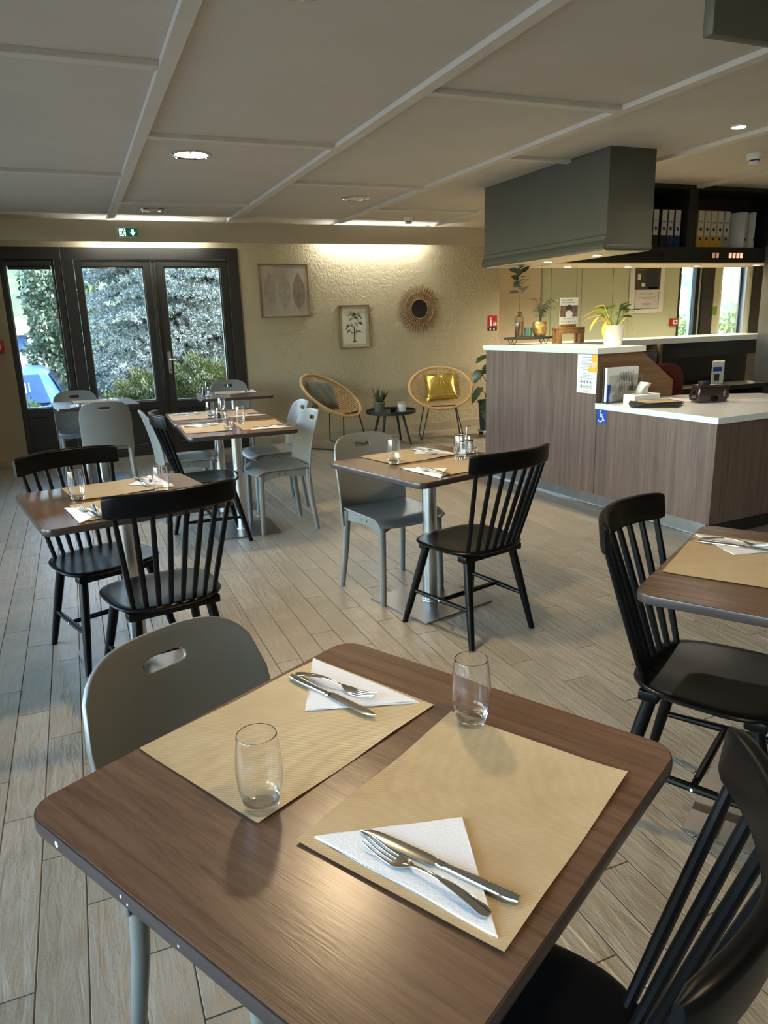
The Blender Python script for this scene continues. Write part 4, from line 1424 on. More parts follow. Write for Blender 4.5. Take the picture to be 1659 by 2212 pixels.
for i in range(5):
    t = thing('menu_folder', ['black menu folder at the bottom of the fanned pile', 'black menu folder second from below in the fanned pile', 'black menu folder in the middle of the fanned pile', 'black menu folder just under the illustrated one', 'menu folder with golden food photographs on top of the fanned pile'][i], 'menu', cw(0.135 + 0.020 * i, 0.640 + 0.010 * i, LZ + 0.0006 + 0.0052 * i), CR + R(-40 + 6.0 * i), 'fanned menu folders on the low desk')
    MB().box(-0.15, 0.15, -0.105, 0.105, 0.0, 0.0046).build('cover', 'black_matte', t, bevel=0.001, seg=1, smooth=0)
    if i == 4:
        m = mat('menu_photo', (0.42, 0.33, 0.22), 0.35, var=0.5, vscale=9)
        MB().box(-0.115, 0.13, -0.08, 0.085, 0.0046, 0.0052).build('photo_sheet', m, t, smooth=0)
        g = mat('menu_gold', (0.62, 0.36, 0.06), 0.35, var=0.5, vscale=40)
        MB().prism(rrect(0.10, 0.05, 0.024, 4, 0.05, -0.04), 0.0052, 0.0056).build('food_picture', g, t, smooth=0)
        MB().prism(rrect(0.10, 0.03, 0.012, 4, -0.06, 0.05), 0.0052, 0.0056).build('food_picture', g, t, smooth=0)
for i, (x, y, a, lab) in enumerate(((0.48, 0.80, 8, 'loose white sheet under another sheet behind the menu pile'), (0.50, 0.76, -12, 'loose printed white sheet topping another behind the menu pile'), (0.86, 0.46, -28, 'white sheet of paper lying beside the glossy dark case'))):
    o = MB().grid(lambda a_, b_: ((a_ - 0.5) * 0.297, (b_ - 0.5) * 0.21, 0.0008 + 0.004 * (a_ ** 3) * b_), 8, 6).build('paper_sheet', 'white_paper', smooth=60)
    o.location = cw(x, y, LZ + 0.0006 + 0.0022 * (i == 1))
    o.rotation_euler = (0, 0, CR + R(a))
    tag(o, lab, 'paper', 'loose sheets on the low desk')
mat('glossy_brown', (0.022, 0.010, 0.008), 0.16, var=0.15, spec=0.6, coat=0.3)
bg_ = thing('leather_case', 'glossy dark brown case with side loops standing on the low desk', 'case', cw(0.60, 0.565, LZ + 0.0008), CR + R(-18))
def case_prof(s):
    return [(-0.105 * s, 0.0), (0.105 * s, 0.0), (0.118 * s, 0.05), (0.112 * s, 0.115), (-0.108 * s, 0.118), (-0.116 * s, 0.05)]
MB().prism_y(case_prof(1.0), -0.055, 0.055).build('body', 'glossy_brown', bg_, bevel=0.012, seg=3, smooth=50)
MB().box(-0.11, 0.11, -0.062, 0.058, 0.112, 0.124).build('lid', 'glossy_brown', bg_, bevel=0.004)
MB().box(-0.075, -0.02, -0.03, 0.03, 0.124, 0.148).build('top_block', 'black_matte', bg_, bevel=0.004)
MB().prism_y([(-0.022, 0.012), (0.03, 0.012), (0.024, 0.050), (-0.012, 0.054)], -0.068, -0.055).build('front_flap', 'black_paint', bg_, bevel=0.004)
for s in (-1, 1):
    pts = [(s * 0.108, 0, 0.075), (s * 0.135, 0, 0.07), (s * 0.148, 0, 0.05), (s * 0.142, 0, 0.028), (s * 0.112, 0, 0.025)]
    MB().tube(pts, 0.009, n=8).build('side_loop', 'glossy_brown', bg_)
MB().prism_y([(0.070, 0.065), (0.080, 0.090), (0.090, 0.065), (0.085, 0.065), (0.085, 0.045), (0.075, 0.045), (0.075, 0.065)], -0.058, -0.0555).build('emblem', 'brushed_steel', bg_, smooth=0)

# ------------------------------------------------------------------ flyer and stickers on the counter front
def front_text_rot():
    return (R(90), 0, R(-90))
fl = thing('counter_notice', 'white printed notice with eight round icons taped to the tall counter front', 'notice', cw(-0.001, 1.155, 0), CR)
MB().box(-0.0012, 0.0, -0.108, 0.105, 0.848, 1.130).build('sheet', 'white_paper', fl, smooth=0)
ln = MB()
rr = random.Random(3)
for i in range(9):
    w = rr.uniform(0.055, 0.085)
    ln.box(-0.0018, -0.0012, -w, w - 0.01, 1.105 - i * 0.0105, 1.108 - i * 0.0105)
for i in range(4):
    w = (0.04, 0.05, 0.088, 0.088)[i]
    ln.box(-0.0018, -0.0012, -w, w, 0.990 - i * 0.0115, 0.9925 - i * 0.0115)
ln.build('text_lines', 'print_grey', fl, smooth=0)
for r_ in range(2):
    for c_ in range(4):
        y = 0.055 - c_ * 0.033
        z = 0.930 - r_ * 0.034
        i_ = MB().lathe([(0.0115, 0.0), (0.0135, 0.0), (0.0135, 0.0006), (0.0115, 0.0006)], n=18, closed=True).xform(Matrix.Translation((-0.0012, y, z)) @ Matrix.Rotation(R(-90), 4, 'Y')).build('icon', 'print_dark', fl)
        MB().box(-0.0018, -0.0012, y - 0.006 + 0.001 * c_, y + 0.006, z - 0.005 + 0.001 * r_, z + 0.004).build('symbol', 'print_dark', i_, smooth=0)
text_mesh('Campanile', 0.015, 'print_dark', fl, (-0.0016, 0.035, 0.860), front_text_rot())
yn = thing('yellow_notice', 'torn yellow sticker over the corner of the white counter notice', 'sticker', cw(-0.0030, 1.085, 0), CR)
mat('sticker_yellow', (0.80, 0.44, 0.03), 0.5)
MB().prism_x([(-0.035, 1.128), (0.030, 1.128), (0.018, 1.085), (0.022, 1.060), (0.055, 1.030), (0.055, 1.006), (-0.038, 1.000)], -0.0012, 0.0).build('sheet', 'sticker_yellow', yn, smooth=0)
ht = MB()
for i in range(5):
    ht.prism_x([(0.020 - 0.010 * i, 1.075 + 0.004 * (i % 2)), (0.015 - 0.010 * i, 1.078), (0.008 - 0.009 * i, 1.035 + 0.006 * i), (0.012 - 0.009 * i, 1.034)], -0.0018, -0.0012)
ht.build('hand_drawing', 'label_white', yn, smooth=0)
wc = thing('wheelchair_sign', 'blue wheelchair access sticker on the low desk front', 'sign', cw(-0.0008, 0.985, 0.692), CR)
MB().box(-0.0012, 0.0, -0.048, 0.048, -0.050, 0.050).build('sheet', 'sign_blue', wc, smooth=0)
b = MB()
def wl(pts, w):
    q = [Vector((0, a, c)) for a, c in pts]
    for s, e in zip(q, q[1:]):
        d = (e - s).normalized()
        n = Vector((0, -d.z, d.y)) * w
        b.prism_x([((s + n).y, (s + n).z), ((e + n).y, (e + n).z), ((e - n).y, (e - n).z), ((s - n).y, (s - n).z)], -0.002, -0.0012)
wl([(0.010, 0.028), (0.010, -0.002), (-0.014, -0.002), (-0.024, -0.030), (-0.036, -0.027)], 0.0034)
wl([(0.010, 0.014), (-0.010, 0.014)], 0.0030)
wl([(0.012 + 0.024 * math.cos(a), -0.016 + 0.024 * math.sin(a)) for a in [R(95 + i * 17) for i in range(15)]], 0.0030)
b.prism_x([(0.010 + 0.007 * math.cos(a * 0.6283), 0.038 + 0.007 * math.sin(a * 0.6283)) for a in range(10)], -0.002, -0.0012)
b.build('symbol', 'white_paper', wc, smooth=0)

# ------------------------------------------------------------------ behind the desk
mat('red_fabric', (0.085, 0.007, 0.007), 0.85, bump=0.2, bscale=300)
rc = thing('office_chair', 'dark red upholstered office chair behind the sloping counter panel', 'chair', (4.44, 4.78, 0), R(165))
MB().prism_y(rrect(0.44, 0.40, 0.12, 6, 0, 0.80), -0.03, 0.03).build('backrest', 'red_fabric', rc, bevel=0.02, seg=3, smooth=60)
MB().prism(rrect(0.46, 0.44, 0.10, 6, 0, 0.24), 0.43, 0.50).build('seat', 'red_fabric', rc, bevel=0.02, seg=3, smooth=60)
MB().box(-0.03, 0.03, -0.05, -0.03, 0.42, 0.75).build('back_bar', 'black_metal', rc, bevel=0.004)
MB().tube([(0, 0.22, 0.08), (0, 0.22, 0.43)], 0.025, n=12).build('column', 'black_metal', rc)
for i in range(5):
    a = R(72 * i)
    MB().tube([(0, 0.22, 0.09), (0.27 * math.cos(a), 0.22 + 0.27 * math.sin(a), 0.065)], [0.02, 0.012], n=8).build('leg', 'black_metal', rc)
    MB().lathe([(0.028, -0.012), (0.028, 0.012)], n=14).xform(Matrix.Translation((0.27 * math.cos(a), 0.22 + 0.27 * math.sin(a), 0.029)) @ Matrix.Rotation(a, 4, 'Z') @ Matrix.Rotation(R(90), 4, 'X')).build('caster', 'black_matte', rc)
mo = thing('small_monitor', 'small dark monitor with grey screen under the pale back ledge', 'monitor', (4.77, 5.36, 0.74), R(-12))
MB().prism(rrect(0.16, 0.12, 0.03, 5), 0.0, 0.012).build('foot', 'black_matte', mo)
MB().box(-0.02, 0.02, -0.01, 0.01, 0.012, 0.16).build('stem', 'black_matte', mo)
MB().box(-0.15, 0.15, -0.03, 0.0, 0.12, 0.34).build('casing', 'black_matte', mo, bevel=0.004)
MB().box(-0.138, 0.138, -0.032, -0.03, 0.135, 0.328).build('screen', mat('screen_grey', (0.10, 0.12, 0.13), 0.2), mo, smooth=0)
for i in range(4):
    o = thing('brochure', ['white blue brochure standing first on the dark back desk', 'white blue brochure standing second on the dark back desk', 'white blue brochure standing third on the dark back desk', 'white blue brochure standing last on the dark back desk'][i], 'brochure', (5.50 + 0.035 * i, 5.16 + 0.03 * i, 0.7405), R(-18), 'brochures on the dark back desk')
    MB().box(-0.055, 0.055, -0.003, 0.003, 0.0, 0.215).build('cover', 'white_paper', o, smooth=0)
    MB().box(-0.045, 0.04, -0.0036, -0.003, 0.125, 0.165).build('title_band', 'sign_blue', o, smooth=0)
    MB().box(-0.03, 0.02, -0.0036, -0.003, 0.04, 0.10).build('picture', 'print_dark', o, smooth=0)
fr_ = thing('drinks_cooler', 'tall grey drinks cooler with dark glass door at the reception end', 'cooler', (6.09, 4.66, 0))
MB().box(0, 0.62, 0.03, 0.62, 0.08, 1.98).build('body', mat('cooler_grey', (0.22, 0.22, 0.22), 0.35, metal=0.6), fr_, bevel=0.008)
MB().box(0.03, 0.59, 0.06, 0.60, 0.0, 0.08).build('plinth', 'black_matte', fr_)
d_ = MB()
for a in ((0.0, 0.05, 0.10, 1.97), (0.57, 0.62, 0.10, 1.97), (0.05, 0.57, 0.10, 0.16), (0.05, 0.57, 1.90, 1.97), (0.05, 0.57, 0.98, 1.04)):
    d_.box(a[0], a[1], 0.0, 0.03, a[2], a[3])
dd = d_.build('door', 'cooler_grey', fr_, smooth=0)
MB().box(0.05, 0.57, 0.012, 0.018, 0.16, 1.90).build('door_glass', mat('dark_glass', (0.012, 0.016, 0.020), 0.08), dd, smooth=0)
MB().tube([(0.025, -0.03, 1.15), (0.025, -0.03, 1.40)], 0.009, n=10).build('handle', 'polished_steel', dd)

# framed photograph and things at the far wall
pf = thing('framed_poster', 'white framed poster with cook photograph above printed caption on the far wall', 'poster', (8.38, YFAR, 1.40))
MB().box(-0.34, 0.34, -0.03, 0.0, 0.0, 0.86).build('frame', 'white_top', pf, bevel=0.006)
MB().box(-0.25, 0.25, -0.032, -0.029, 0.06, 0.82).build('sheet', 'label_white', pf, smooth=0)
mat('photo_brown', (0.045, 0.036, 0.026), 0.5, var=0.6, vscale=7)
mat('skin_print', (0.34, 0.20, 0.12), 0.6, var=0.2)
MB().box(-0.25, 0.25, -0.0335, -0.032, 0.35, 0.82).build('photograph', 'photo_brown', pf, smooth=0)
ph = MB()
ph.prism_y([(-0.02, 0.36), (0.22, 0.36), (0.20, 0.62), (0.14, 0.70), (0.02, 0.68), (-0.06, 0.58)], -0.0345, -0.0335)
ph.build('apron_figure', mat('print_blueblack', (0.018, 0.022, 0.028), 0.5), pf, smooth=0)
MB().prism_y([(0.05 + 0.045 * math.cos(a * 0.5236), 0.73 + 0.06 * math.sin(a * 0.5236)) for a in range(12)], -0.0345, -0.0335).build('head_print', 'skin_print', pf, smooth=0)
ph = MB()
for x, z, w, hh in ((-0.22, 0.64, 0.13, 0.008), (-0.22, 0.70, 0.13, 0.008), (-0.12, 0.40, 0.07, 0.05), (0.02, 0.365, 0.18, 0.02), (-0.2, 0.50, 0.06, 0.09)):
    ph.box(x, x + w, -0.0345, -0.0335, z, z + hh)
ph.build('pale_details', 'label_white', pf, smooth=0)
ph = MB()
for a in ((-0.235, 0.235, 0.065, 0.071), (-0.235, -0.229, 0.065, 0.33), (0.229, 0.235, 0.065, 0.33)):
    ph.box(a[0], a[1], -0.0335, -0.032, a[2], a[3])
ph.build('caption_border', 'print_dark', pf, smooth=0)
text_mesh('TOUS A TABLE !', 0.040, 'print_grey', pf, (0, -0.0325, 0.275), (R(90), 0, 0), align='CENTER')
text_mesh('Campanile', 0.045, 'print_dark', pf, (0, -0.0325, 0.125), (R(90), 0, 0), align='CENTER')
ph = MB()
for z, w in ((0.235, 0.17), (0.215, 0.10), (0.10, 0.08)):
    ph.box(-w, w, -0.0335, -0.032, z, z + 0.005)
ph.build('text_lines', 'print_grey', pf, smooth=0)
gb = thing('green_notice', 'small green and grey notice on the far window frame', 'notice', (9.815, YFAR - 0.004, 1.33))
MB().box(-0.07, 0.07, 0, 0.003, 0.0, 0.14).build('green_part', mat('notice_green', (0.16, 0.36, 0.03), 0.5), gb, smooth=0)
MB().box(-0.07, 0.07, 0, 0.003, 0.14, 0.21).build('grey_part', 'label_white', gb, smooth=0)
# ------------------------------------------------------------------ leaves
def leaf_shape(L, W, fold=0.15, droop=0.3, n=8, tip=1.6, base=0.7):
    """leaf along +x from the origin; returns verts, faces"""
    vs, fs = [], []
    for i in range(n + 1):
        u = i / n
        w = W * (math.sin(math.pi * u ** base) ** 0.8) * (1 - 0.15 * u) if 0 < u < 1 else 0.0005
        z = -droop * L * u * u
        x = L * u
        vs += [(x, -w, z + fold * w), (x, 0, z), (x, w, z + fold * w)]
    for i in range(n):
        a, b2 = 3 * i, 3 * (i + 1)
        fs += [(a, b2, b2 + 1, a + 1), (a + 1, b2 + 1, b2 + 2, a + 2)]
    return vs, fs
def place_leaf(b, pos, az, el, L, W, twist=0.0, **kw):
    vs, fs = leaf_shape(L, W, **kw)
    M_ = Matrix.Translation(pos) @ Matrix.Rotation(az, 4, 'Z') @ Matrix.Rotation(-el, 4, 'Y') @ Matrix.Rotation(twist, 4, 'X')
    b.add([tuple(M_ @ Vector(v)) for v in vs], fs)
leaf_mat('dark_leaf', (0.012, 0.030, 0.012), (0.030, 0.065, 0.022), 0.35, 12)
leaf_mat('eucalyptus_leaf', (0.018, 0.032, 0.020), (0.045, 0.062, 0.036), 0.5, 20)
leaf_mat('palm_leaf', (0.05, 0.075, 0.022), (0.13, 0.16, 0.06), 0.5, 20)
leaf_mat('lily_leaf', (0.045, 0.085, 0.012), (0.11, 0.16, 0.02), 0.4, 14)
leaf_mat('yellow_leaf', (0.50, 0.38, 0.02), (0.62, 0.50, 0.07), 0.5, 12)
leaf_mat('snake_leaf', (0.025, 0.045, 0.018), (0.075, 0.10, 0.04), 0.45, 25)
mat('twig', (0.16, 0.11, 0.06), 0.8)
mat('soil', (0.03, 0.022, 0.015), 0.95, bump=0.5)

# ------------------------------------------------------------------ pictures and mirror on the back wall
mat('canvas_print', (0.36, 0.30, 0.235), 0.8, var=0.22, vscale=3.0, bump=0.05)
mat('leaf_print', (0.225, 0.175, 0.125), 0.8, var=0.2, vscale=20)
mat('leaf_print_light', (0.305, 0.25, 0.19), 0.8, var=0.15, vscale=20)
mat('passepartout', (0.40, 0.36, 0.28), 0.8)
mat('ivory_print', (0.58, 0.53, 0.42), 0.75)
leaf_mat('palm_print', (0.035, 0.040, 0.018), (0.085, 0.085, 0.04), 0.8, 40)
def frame_box(parent, w, h, t, d, m):
    for a in ((-w / 2, w / 2, 0, t), (-w / 2, w / 2, h - t, h), (-w / 2, -w / 2 + t, t, h - t), (w / 2 - t, w / 2, t, h - t)):
        MB().box(a[0], a[1], -d, 0, a[2], a[3]).build('frame_bar', m, parent, bevel=0.002, seg=1)
p1 = thing('leaf_picture', 'square wood-framed print of three dried leaves on the textured wall', 'picture', (2.337, WY, 1.481))
frame_box(p1, 0.588, 0.590, 0.014, 0.035, 'frame_wood')
MB().box(-0.282, 0.282, -0.022, -0.002, 0.012, 0.578).build('canvas', 'canvas_print', p1, smooth=0)
for i, (cx, m) in enumerate(((-0.17, 'leaf_print_light'), (0.0, 'leaf_print_light'), (0.17, 'leaf_print'))):
    pts_r, pts_l = [], []
    for k in range(17):
        u = k / 16
        w = 0.078 * math.sin(math.pi * u ** 0.85) ** 0.85
        pts_r.append((cx + w, 0.085 + 0.41 * u))
        pts_l.append((cx - w * 0.95, 0.085 + 0.41 * u))
    lf = MB().prism_y(pts_r + pts_l[::-1][1:-1], -0.0232, -0.022).build('leaf_motif', m, p1, smooth=0)
    v = MB()
    v.box(cx - 0.0015, cx + 0.0015, -0.024, -0.0232, 0.06, 0.50)
    for k in range(1, 12):
        z = 0.10 + 0.03 * k
        u = (z - 0.085) / 0.41
        w = 0.07 * math.sin(math.pi * min(1, u) ** 0.85) ** 0.85
        for s in (-1, 1):
            v.prism_y([(cx, z), (cx, z + 0.002), (cx + s * w, z + 0.032), (cx + s * w, z + 0.030)], -0.024, -0.0232)
    v.build('leaf_veins', 'leaf_print' if i < 2 else mat('vein_print', (0.13, 0.10, 0.07), 0.8), lf, smooth=0)
p2 = thing('palm_picture', 'upright light-framed botanical print of a palm on the textured wall', 'picture', (3.18, WY, 1.095))
frame_box(p2, 0.40, 0.508, 0.016, 0.03, 'frame_wood')
MB().box(-0.188, 0.188, -0.012, -0.002, 0.012, 0.496).build('mount', 'passepartout', p2, smooth=0)
MB().box(-0.15, 0.15, -0.0135, -0.012, 0.048, 0.462).build('sheet', 'ivory_print', p2, smooth=0)
tr = MB()
tr.prism_y([(-0.010, 0.075), (0.012, 0.075), (0.006, 0.25), (-0.004, 0.25)], -0.0145, -0.0135)
tr.prism_y([(0.03 * math.cos(a * 0.5), 0.078 + 0.008 * math.sin(a * 0.5)) for a in range(12)], -0.0145, -0.0135)
tr.prism_y([(0.0, 0.15), (0.006, 0.15), (0.05, 0.27), (0.044, 0.27)], -0.0145, -0.0135)
tr.build('trunk_motif', 'palm_print', p2, smooth=0)
fo = MB()
rr = random.Random(11)
for cx, cz, s in ((0.0, 0.36, 1.0), (-0.05, 0.27, 0.85), (0.055, 0.29, 0.9), (-0.03, 0.40, 0.8), (0.05, 0.38, 0.85), (-0.06, 0.20, 0.6), (0.06, 0.19, 0.6)):
    for k in range(17):
        a = R(rr.uniform(-30, 210))
        L = s * rr.uniform(0.05, 0.085)
        dx, dz = math.cos(a) * L, math.sin(a) * L - 0.02
        nx, nz = -dz * 0.05, dx * 0.05
        fo.prism_y([(cx, cz), (cx + dx * 0.55 + nx, cz + dz * 0.55 + nz + 0.010), (cx + dx, cz + dz), (cx + dx * 0.55 - nx, cz + dz * 0.55 - nz + 0.010)], -0.0145, -0.0135)
fo.build('frond_motif', 'palm_print', p2, smooth=0)

mi = thing('sunburst_mirror', 'round sunburst mirror with brown cane rays on the textured wall', 'mirror', (4.058, WY, 1.537))
MB().lathe([(0.112, 0.0), (0.112, 0.006), (0.0, 0.007)], n=40).xform(Matrix.Translation((0, -0.012, 0)) @ Matrix.Rotation(R(90), 4, 'X')).build('mirror_glass', mat('mirror_dark', (0.02, 0.018, 0.018), 0.04, metal=0.0, spec=0.9), mi)
for rr_, t_ in ((0.116, 0.006), (0.193, 0.004), (0.199, 0.004)):
    pts = [(rr_ * math.cos(R(a)), -0.016, rr_ * math.sin(R(a))) for a in range(0, 361, 9)]
    MB().tube(pts, t_, n=8, caps=False).build('ring', 'brown_cane', mi)
for k in range(44):
    a = 2 * math.pi * k / 44
    L = 0.296 if k % 2 == 0 else 0.282
    MB().tube([(0.116 * math.cos(a), -0.012, 0.116 * math.sin(a)), (L * math.cos(a), -0.010, L * math.sin(a))], 0.0048, n=6).build('ray', 'brown_cane', mi)

# ------------------------------------------------------------------ rattan tub chairs, cushions, side table
def make_rattan(label, loc, face):
    t = thing('rattan_chair', label, 'armchair', loc, face - math.pi / 2, 'round rattan chairs on black wire legs')
    D, TILT = 0.385, R(36)
    T_ = Matrix.Translation((0, -0.02, 0.595)) @ Matrix.Rotation(TILT, 4, 'X').inverted() @ Matrix.Identity(4)
    def bowl(x, y):
        r2 = (x * x + y * y) / D ** 2
        return T_ @ Vector((x, y, -0.135 * (1 - r2) + 0.0))
    rim = [T_ @ Vector((D * math.cos(R(a)), D * math.sin(R(a)), 0)) for a in range(0, 361, 8)]
    MB().tube(rim, 0.016, n=10, caps=False).build('rim', 'rattan', t)
    rim2 = [T_ @ Vector((0.965 * D * math.cos(R(a)), 0.965 * D * math.sin(R(a)), -0.016)) for a in range(0, 361, 8)]
    MB().tube(rim2, 0.008, n=8, caps=False).build('inner_rim', 'rattan', t)
    n = 30
    for i in range(n):
        y = -D * 0.94 + 2 * D * 0.94 * i / (n - 1)
        hx = math.sqrt(max(0, (D * 0.975) ** 2 - y * y))
        pts = [bowl(-hx + 2 * hx * k / 10, y) for k in range(11)]
        MB().tube(pts, 0.0062, n=6).build('cane', 'rattan', t)
    for x in (-0.24, -0.12, 0.0, 0.12, 0.24):
        hy = math.sqrt(D * D * 0.95 - x * x)
        pts = [bowl(x, -hy + 2 * hy * k / 10) - Vector((0, 0, 0.012)) for k in range(11)]
        MB().tube(pts, 0.006, n=6).build('rib', 'rattan', t)
    # wire sled legs
    for s in (-1, 1):
        pts = [(s * 0.16, 0.24, 0.40), (s * 0.25, 0.29, 0.022), (s * 0.252, 0.28, 0.009), (s * 0.258, -0.22, 0.009), (s * 0.255, -0.235, 0.022), (s * 0.17, -0.16, 0.50)]
        MB().tube(pts, 0.0075, n=8).build('wire_leg', 'black_metal', t)
    MB().tube([(-0.16, 0.24, 0.40), (0.16, 0.24, 0.40)], 0.0075, n=8).build('cross_wire', 'black_metal', t)
    MB().tube([(-0.17, -0.16, 0.50), (0.17, -0.16, 0.50)], 0.0075, n=8).build('cross_wire', 'black_metal', t)
    return t, T_
ra, TB = make_rattan('round rattan chair holding the olive cushion', (2.70, 8.06, 0), R(-52))
rb = dup(ra, (4.10, 8.07, 0), R(-112) - math.pi / 2, 'round rattan chair holding the shiny gold cushion')
def cushion(name, label, m, root, px, py, spin, size, cat_parts=None):
    def f(a, b, s):
        u, v = 2 * a - 1, 2 * b - 1
        w = ((1 - u ** 4) * (1 - v ** 4)) ** 0.55
        k = 1 - 0.07 * (1 - u * u) * (v * v) - 0.0
        k2 = 1 - 0.07 * (1 - v * v) * (u * u)
        return Vector((u * size / 2 * k2, v * size / 2 * k, s * 0.062 * w + 0.004 * math.sin(9 * u + 4 * v) * w))
    b = MB()
    b.grid(lambda a, c: tuple(f(a, c, 1)), 20, 20)
    b.grid(lambda a, c: tuple(f(1 - a, c, -1)), 20, 20)
    o = b.build(name, m, smooth=60)
    loc = Matrix.Translation(root.location) @ Matrix.Rotation(root.rotation_euler.z, 4, 'Z')
    o.matrix_world = loc @ TB @ Matrix.Translation((px, py, -0.040)) @ Matrix.Rotation(R(14), 4, 'X').inverted() @ Matrix.Rotation(spin, 4, 'Z')
    return tag(o, label, 'cushion')
mat('olive_fabric', (0.105, 0.108, 0.068), 0.85, var=0.15, vscale=5, bump=0.25, bscale=30, sheen=0.3)
def gold_fabric():
    m = mat('gold_fabric', (0.62, 0.43, 0.09), 0.26, metal=0.85, var=0.12, vscale=6, bump=0.35, bscale=14)
    return m
gold_fabric()
oc = cushion('cushion', 'olive green fabric cushion slouched in the round rattan chair', 'olive_fabric', ra, 0.07, -0.07, R(14), 0.37)
nrm = Vector((0.30, -0.74, 0.60)).normalized()
xax = Vector((1, 0.42, -0.10))
xax = (xax - nrm * xax.dot(nrm)).normalized()
yax = nrm.cross(xax)
oc.matrix_world = Matrix.Translation((2.585, 8.09, 0.605)) @ Matrix((xax, yax, nrm)).transposed().to_4x4() @ Matrix.Rotation(R(-6), 4, 'Z')
gcu = cushion('cushion', 'shiny gold cushion with leaf print in the round rattan chair', 'gold_fabric', rb, -0.01, -0.06, R(3), 0.40)
pr = MB()
for k in range(9):
    a = R(20 + 17 * k)
    for w0 in (0,):
        d = Vector((math.cos(a), math.sin(a), 0))
        n_ = Vector((-d.y, d.x, 0)) * 0.004
        pts = []
        for q in range(6):
            r_ = 0.02 + 0.155 * q / 5
            x, y = d.x * r_, -0.16 + d.y * r_
            u, v = x / 0.2, y / 0.2
            w = ((1 - u ** 4) * (1 - v ** 4)) ** 0.55
            pts.append((x, y, 0.062 * w + 0.0045))
        pr.tube(pts, 0.0022, n=5)
pr.build('leaf_print', mat('gold_print', (0.80, 0.66, 0.30), 0.3, metal=0.8), gcu)

st = thing('side_table', 'round black tray side table standing between the rattan chairs', 'side table', (3.345, 7.87, 0))
MB().lathe([(0.0, 0.362), (0.285, 0.362), (0.292, 0.366), (0.294, 0.398), (0.290, 0.402), (0.286, 0.398), (0.284, 0.374), (0.0, 0.372)], n=48).build('tray_top', 'black_matte', st)
for a in (40, 130, 220, 310):
    c_, s_ = math.cos(R(a)), math.sin(R(a))
    MB().tube([(0.15 * c_, 0.15 * s_, 0.362), (0.255 * c_, 0.255 * s_, 0.0)], [0.016, 0.011], n=12).build('leg', 'black_matte', st)
sp = thing('snake_plant', 'snake plant in a grey green pot on the black side table', 'plant', (3.195, 7.86, 0.3725))
mat('olive_pot', (0.13, 0.125, 0.085), 0.6)
MB().lathe([(0.0, 0.0), (0.050, 0.0), (0.066, 0.105), (0.070, 0.108), (0.070, 0.132), (0.064, 0.132), (0.062, 0.10), (0.0, 0.10)], n=28).build('pot', 'olive_pot', sp)
MB().lathe([(0.060, 0.102), (0.03, 0.108), (0.0, 0.109)], n=20).build('soil', 'soil', sp)
rr = random.Random(5)
for k in range(12):
    a = rr.uniform(0, 6.28)
    b = MB()
    place_leaf(b, (0.022 * math.cos(a), 0.022 * math.sin(a), 0.10), a, R(rr.uniform(58, 88)), rr.uniform(0.13, 0.25), 0.016, twist=rr.uniform(-1, 1), fold=0.5, droop=rr.uniform(-0.1, 0.15), base=0.55)
    b.build('leaf', 'snake_leaf', sp, smooth=60)
cn = thing('black_candle', 'small black faceted tealight cup on the black side table', 'candle holder', (3.36, 7.83, 0.3725))
MB().lathe([(0.0, 0.0), (0.030, 0.0), (0.036, 0.05), (0.032, 0.05), (0.027, 0.012), (0.0, 0.012)], n=10).build('cup', 'black_paint', cn, smooth=0)
MB().lathe([(0.0, 0.012), (0.026, 0.012), (0.028, 0.026), (0.0, 0.027)], n=16).build('wax', 'white_paper', cn)
cj = thing('candle_jar', 'white ceramic candle jar with wooden lid on the black side table', 'candle', (3.475, 7.85, 0.3725))
MB().lathe([(0.0, 0.0), (0.044, 0.0), (0.047, 0.004), (0.047, 0.094), (0.044, 0.097), (0.0, 0.097)], n=28).build('jar', 'white_top', cj)
MB().lathe([(0.0, 0.097), (0.046, 0.097), (0.047, 0.099), (0.047, 0.109), (0.045, 0.111), (0.0, 0.111)], n=28).build('lid', 'light_wood', cj)

# monstera beside the counter
ms = thing('monstera_plant', 'tall monstera in a pot on a wheeled base beside the counter', 'plant', (4.66, 7.78, 0))
MB().lathe([(0.0, 0.085), (0.15, 0.085), (0.17, 0.40), (0.18, 0.405), (0.18, 0.43), (0.165, 0.43), (0.155, 0.38), (0.0, 0.38)], n=28).build('pot', 'black_matte', ms)
MB().lathe([(0.155, 0.385), (0.0, 0.392)], n=20).build('soil', 'soil', ms)
bs = MB().lathe([(0.0, 0.06), (0.18, 0.06), (0.18, 0.08), (0.0, 0.08)], n=28).build('wheeled_base', 'brushed_steel', ms)
for a in (45, 135, 225, 315):
    MB().lathe([(0.026, -0.012), (0.026, 0.012)], n=14).xform(Matrix.Translation((0.14 * math.cos(R(a)), 0.14 * math.sin(R(a)), 0.03)) @ Matrix.Rotation(R(90), 4, 'X')).build('caster', 'black_matte', bs)
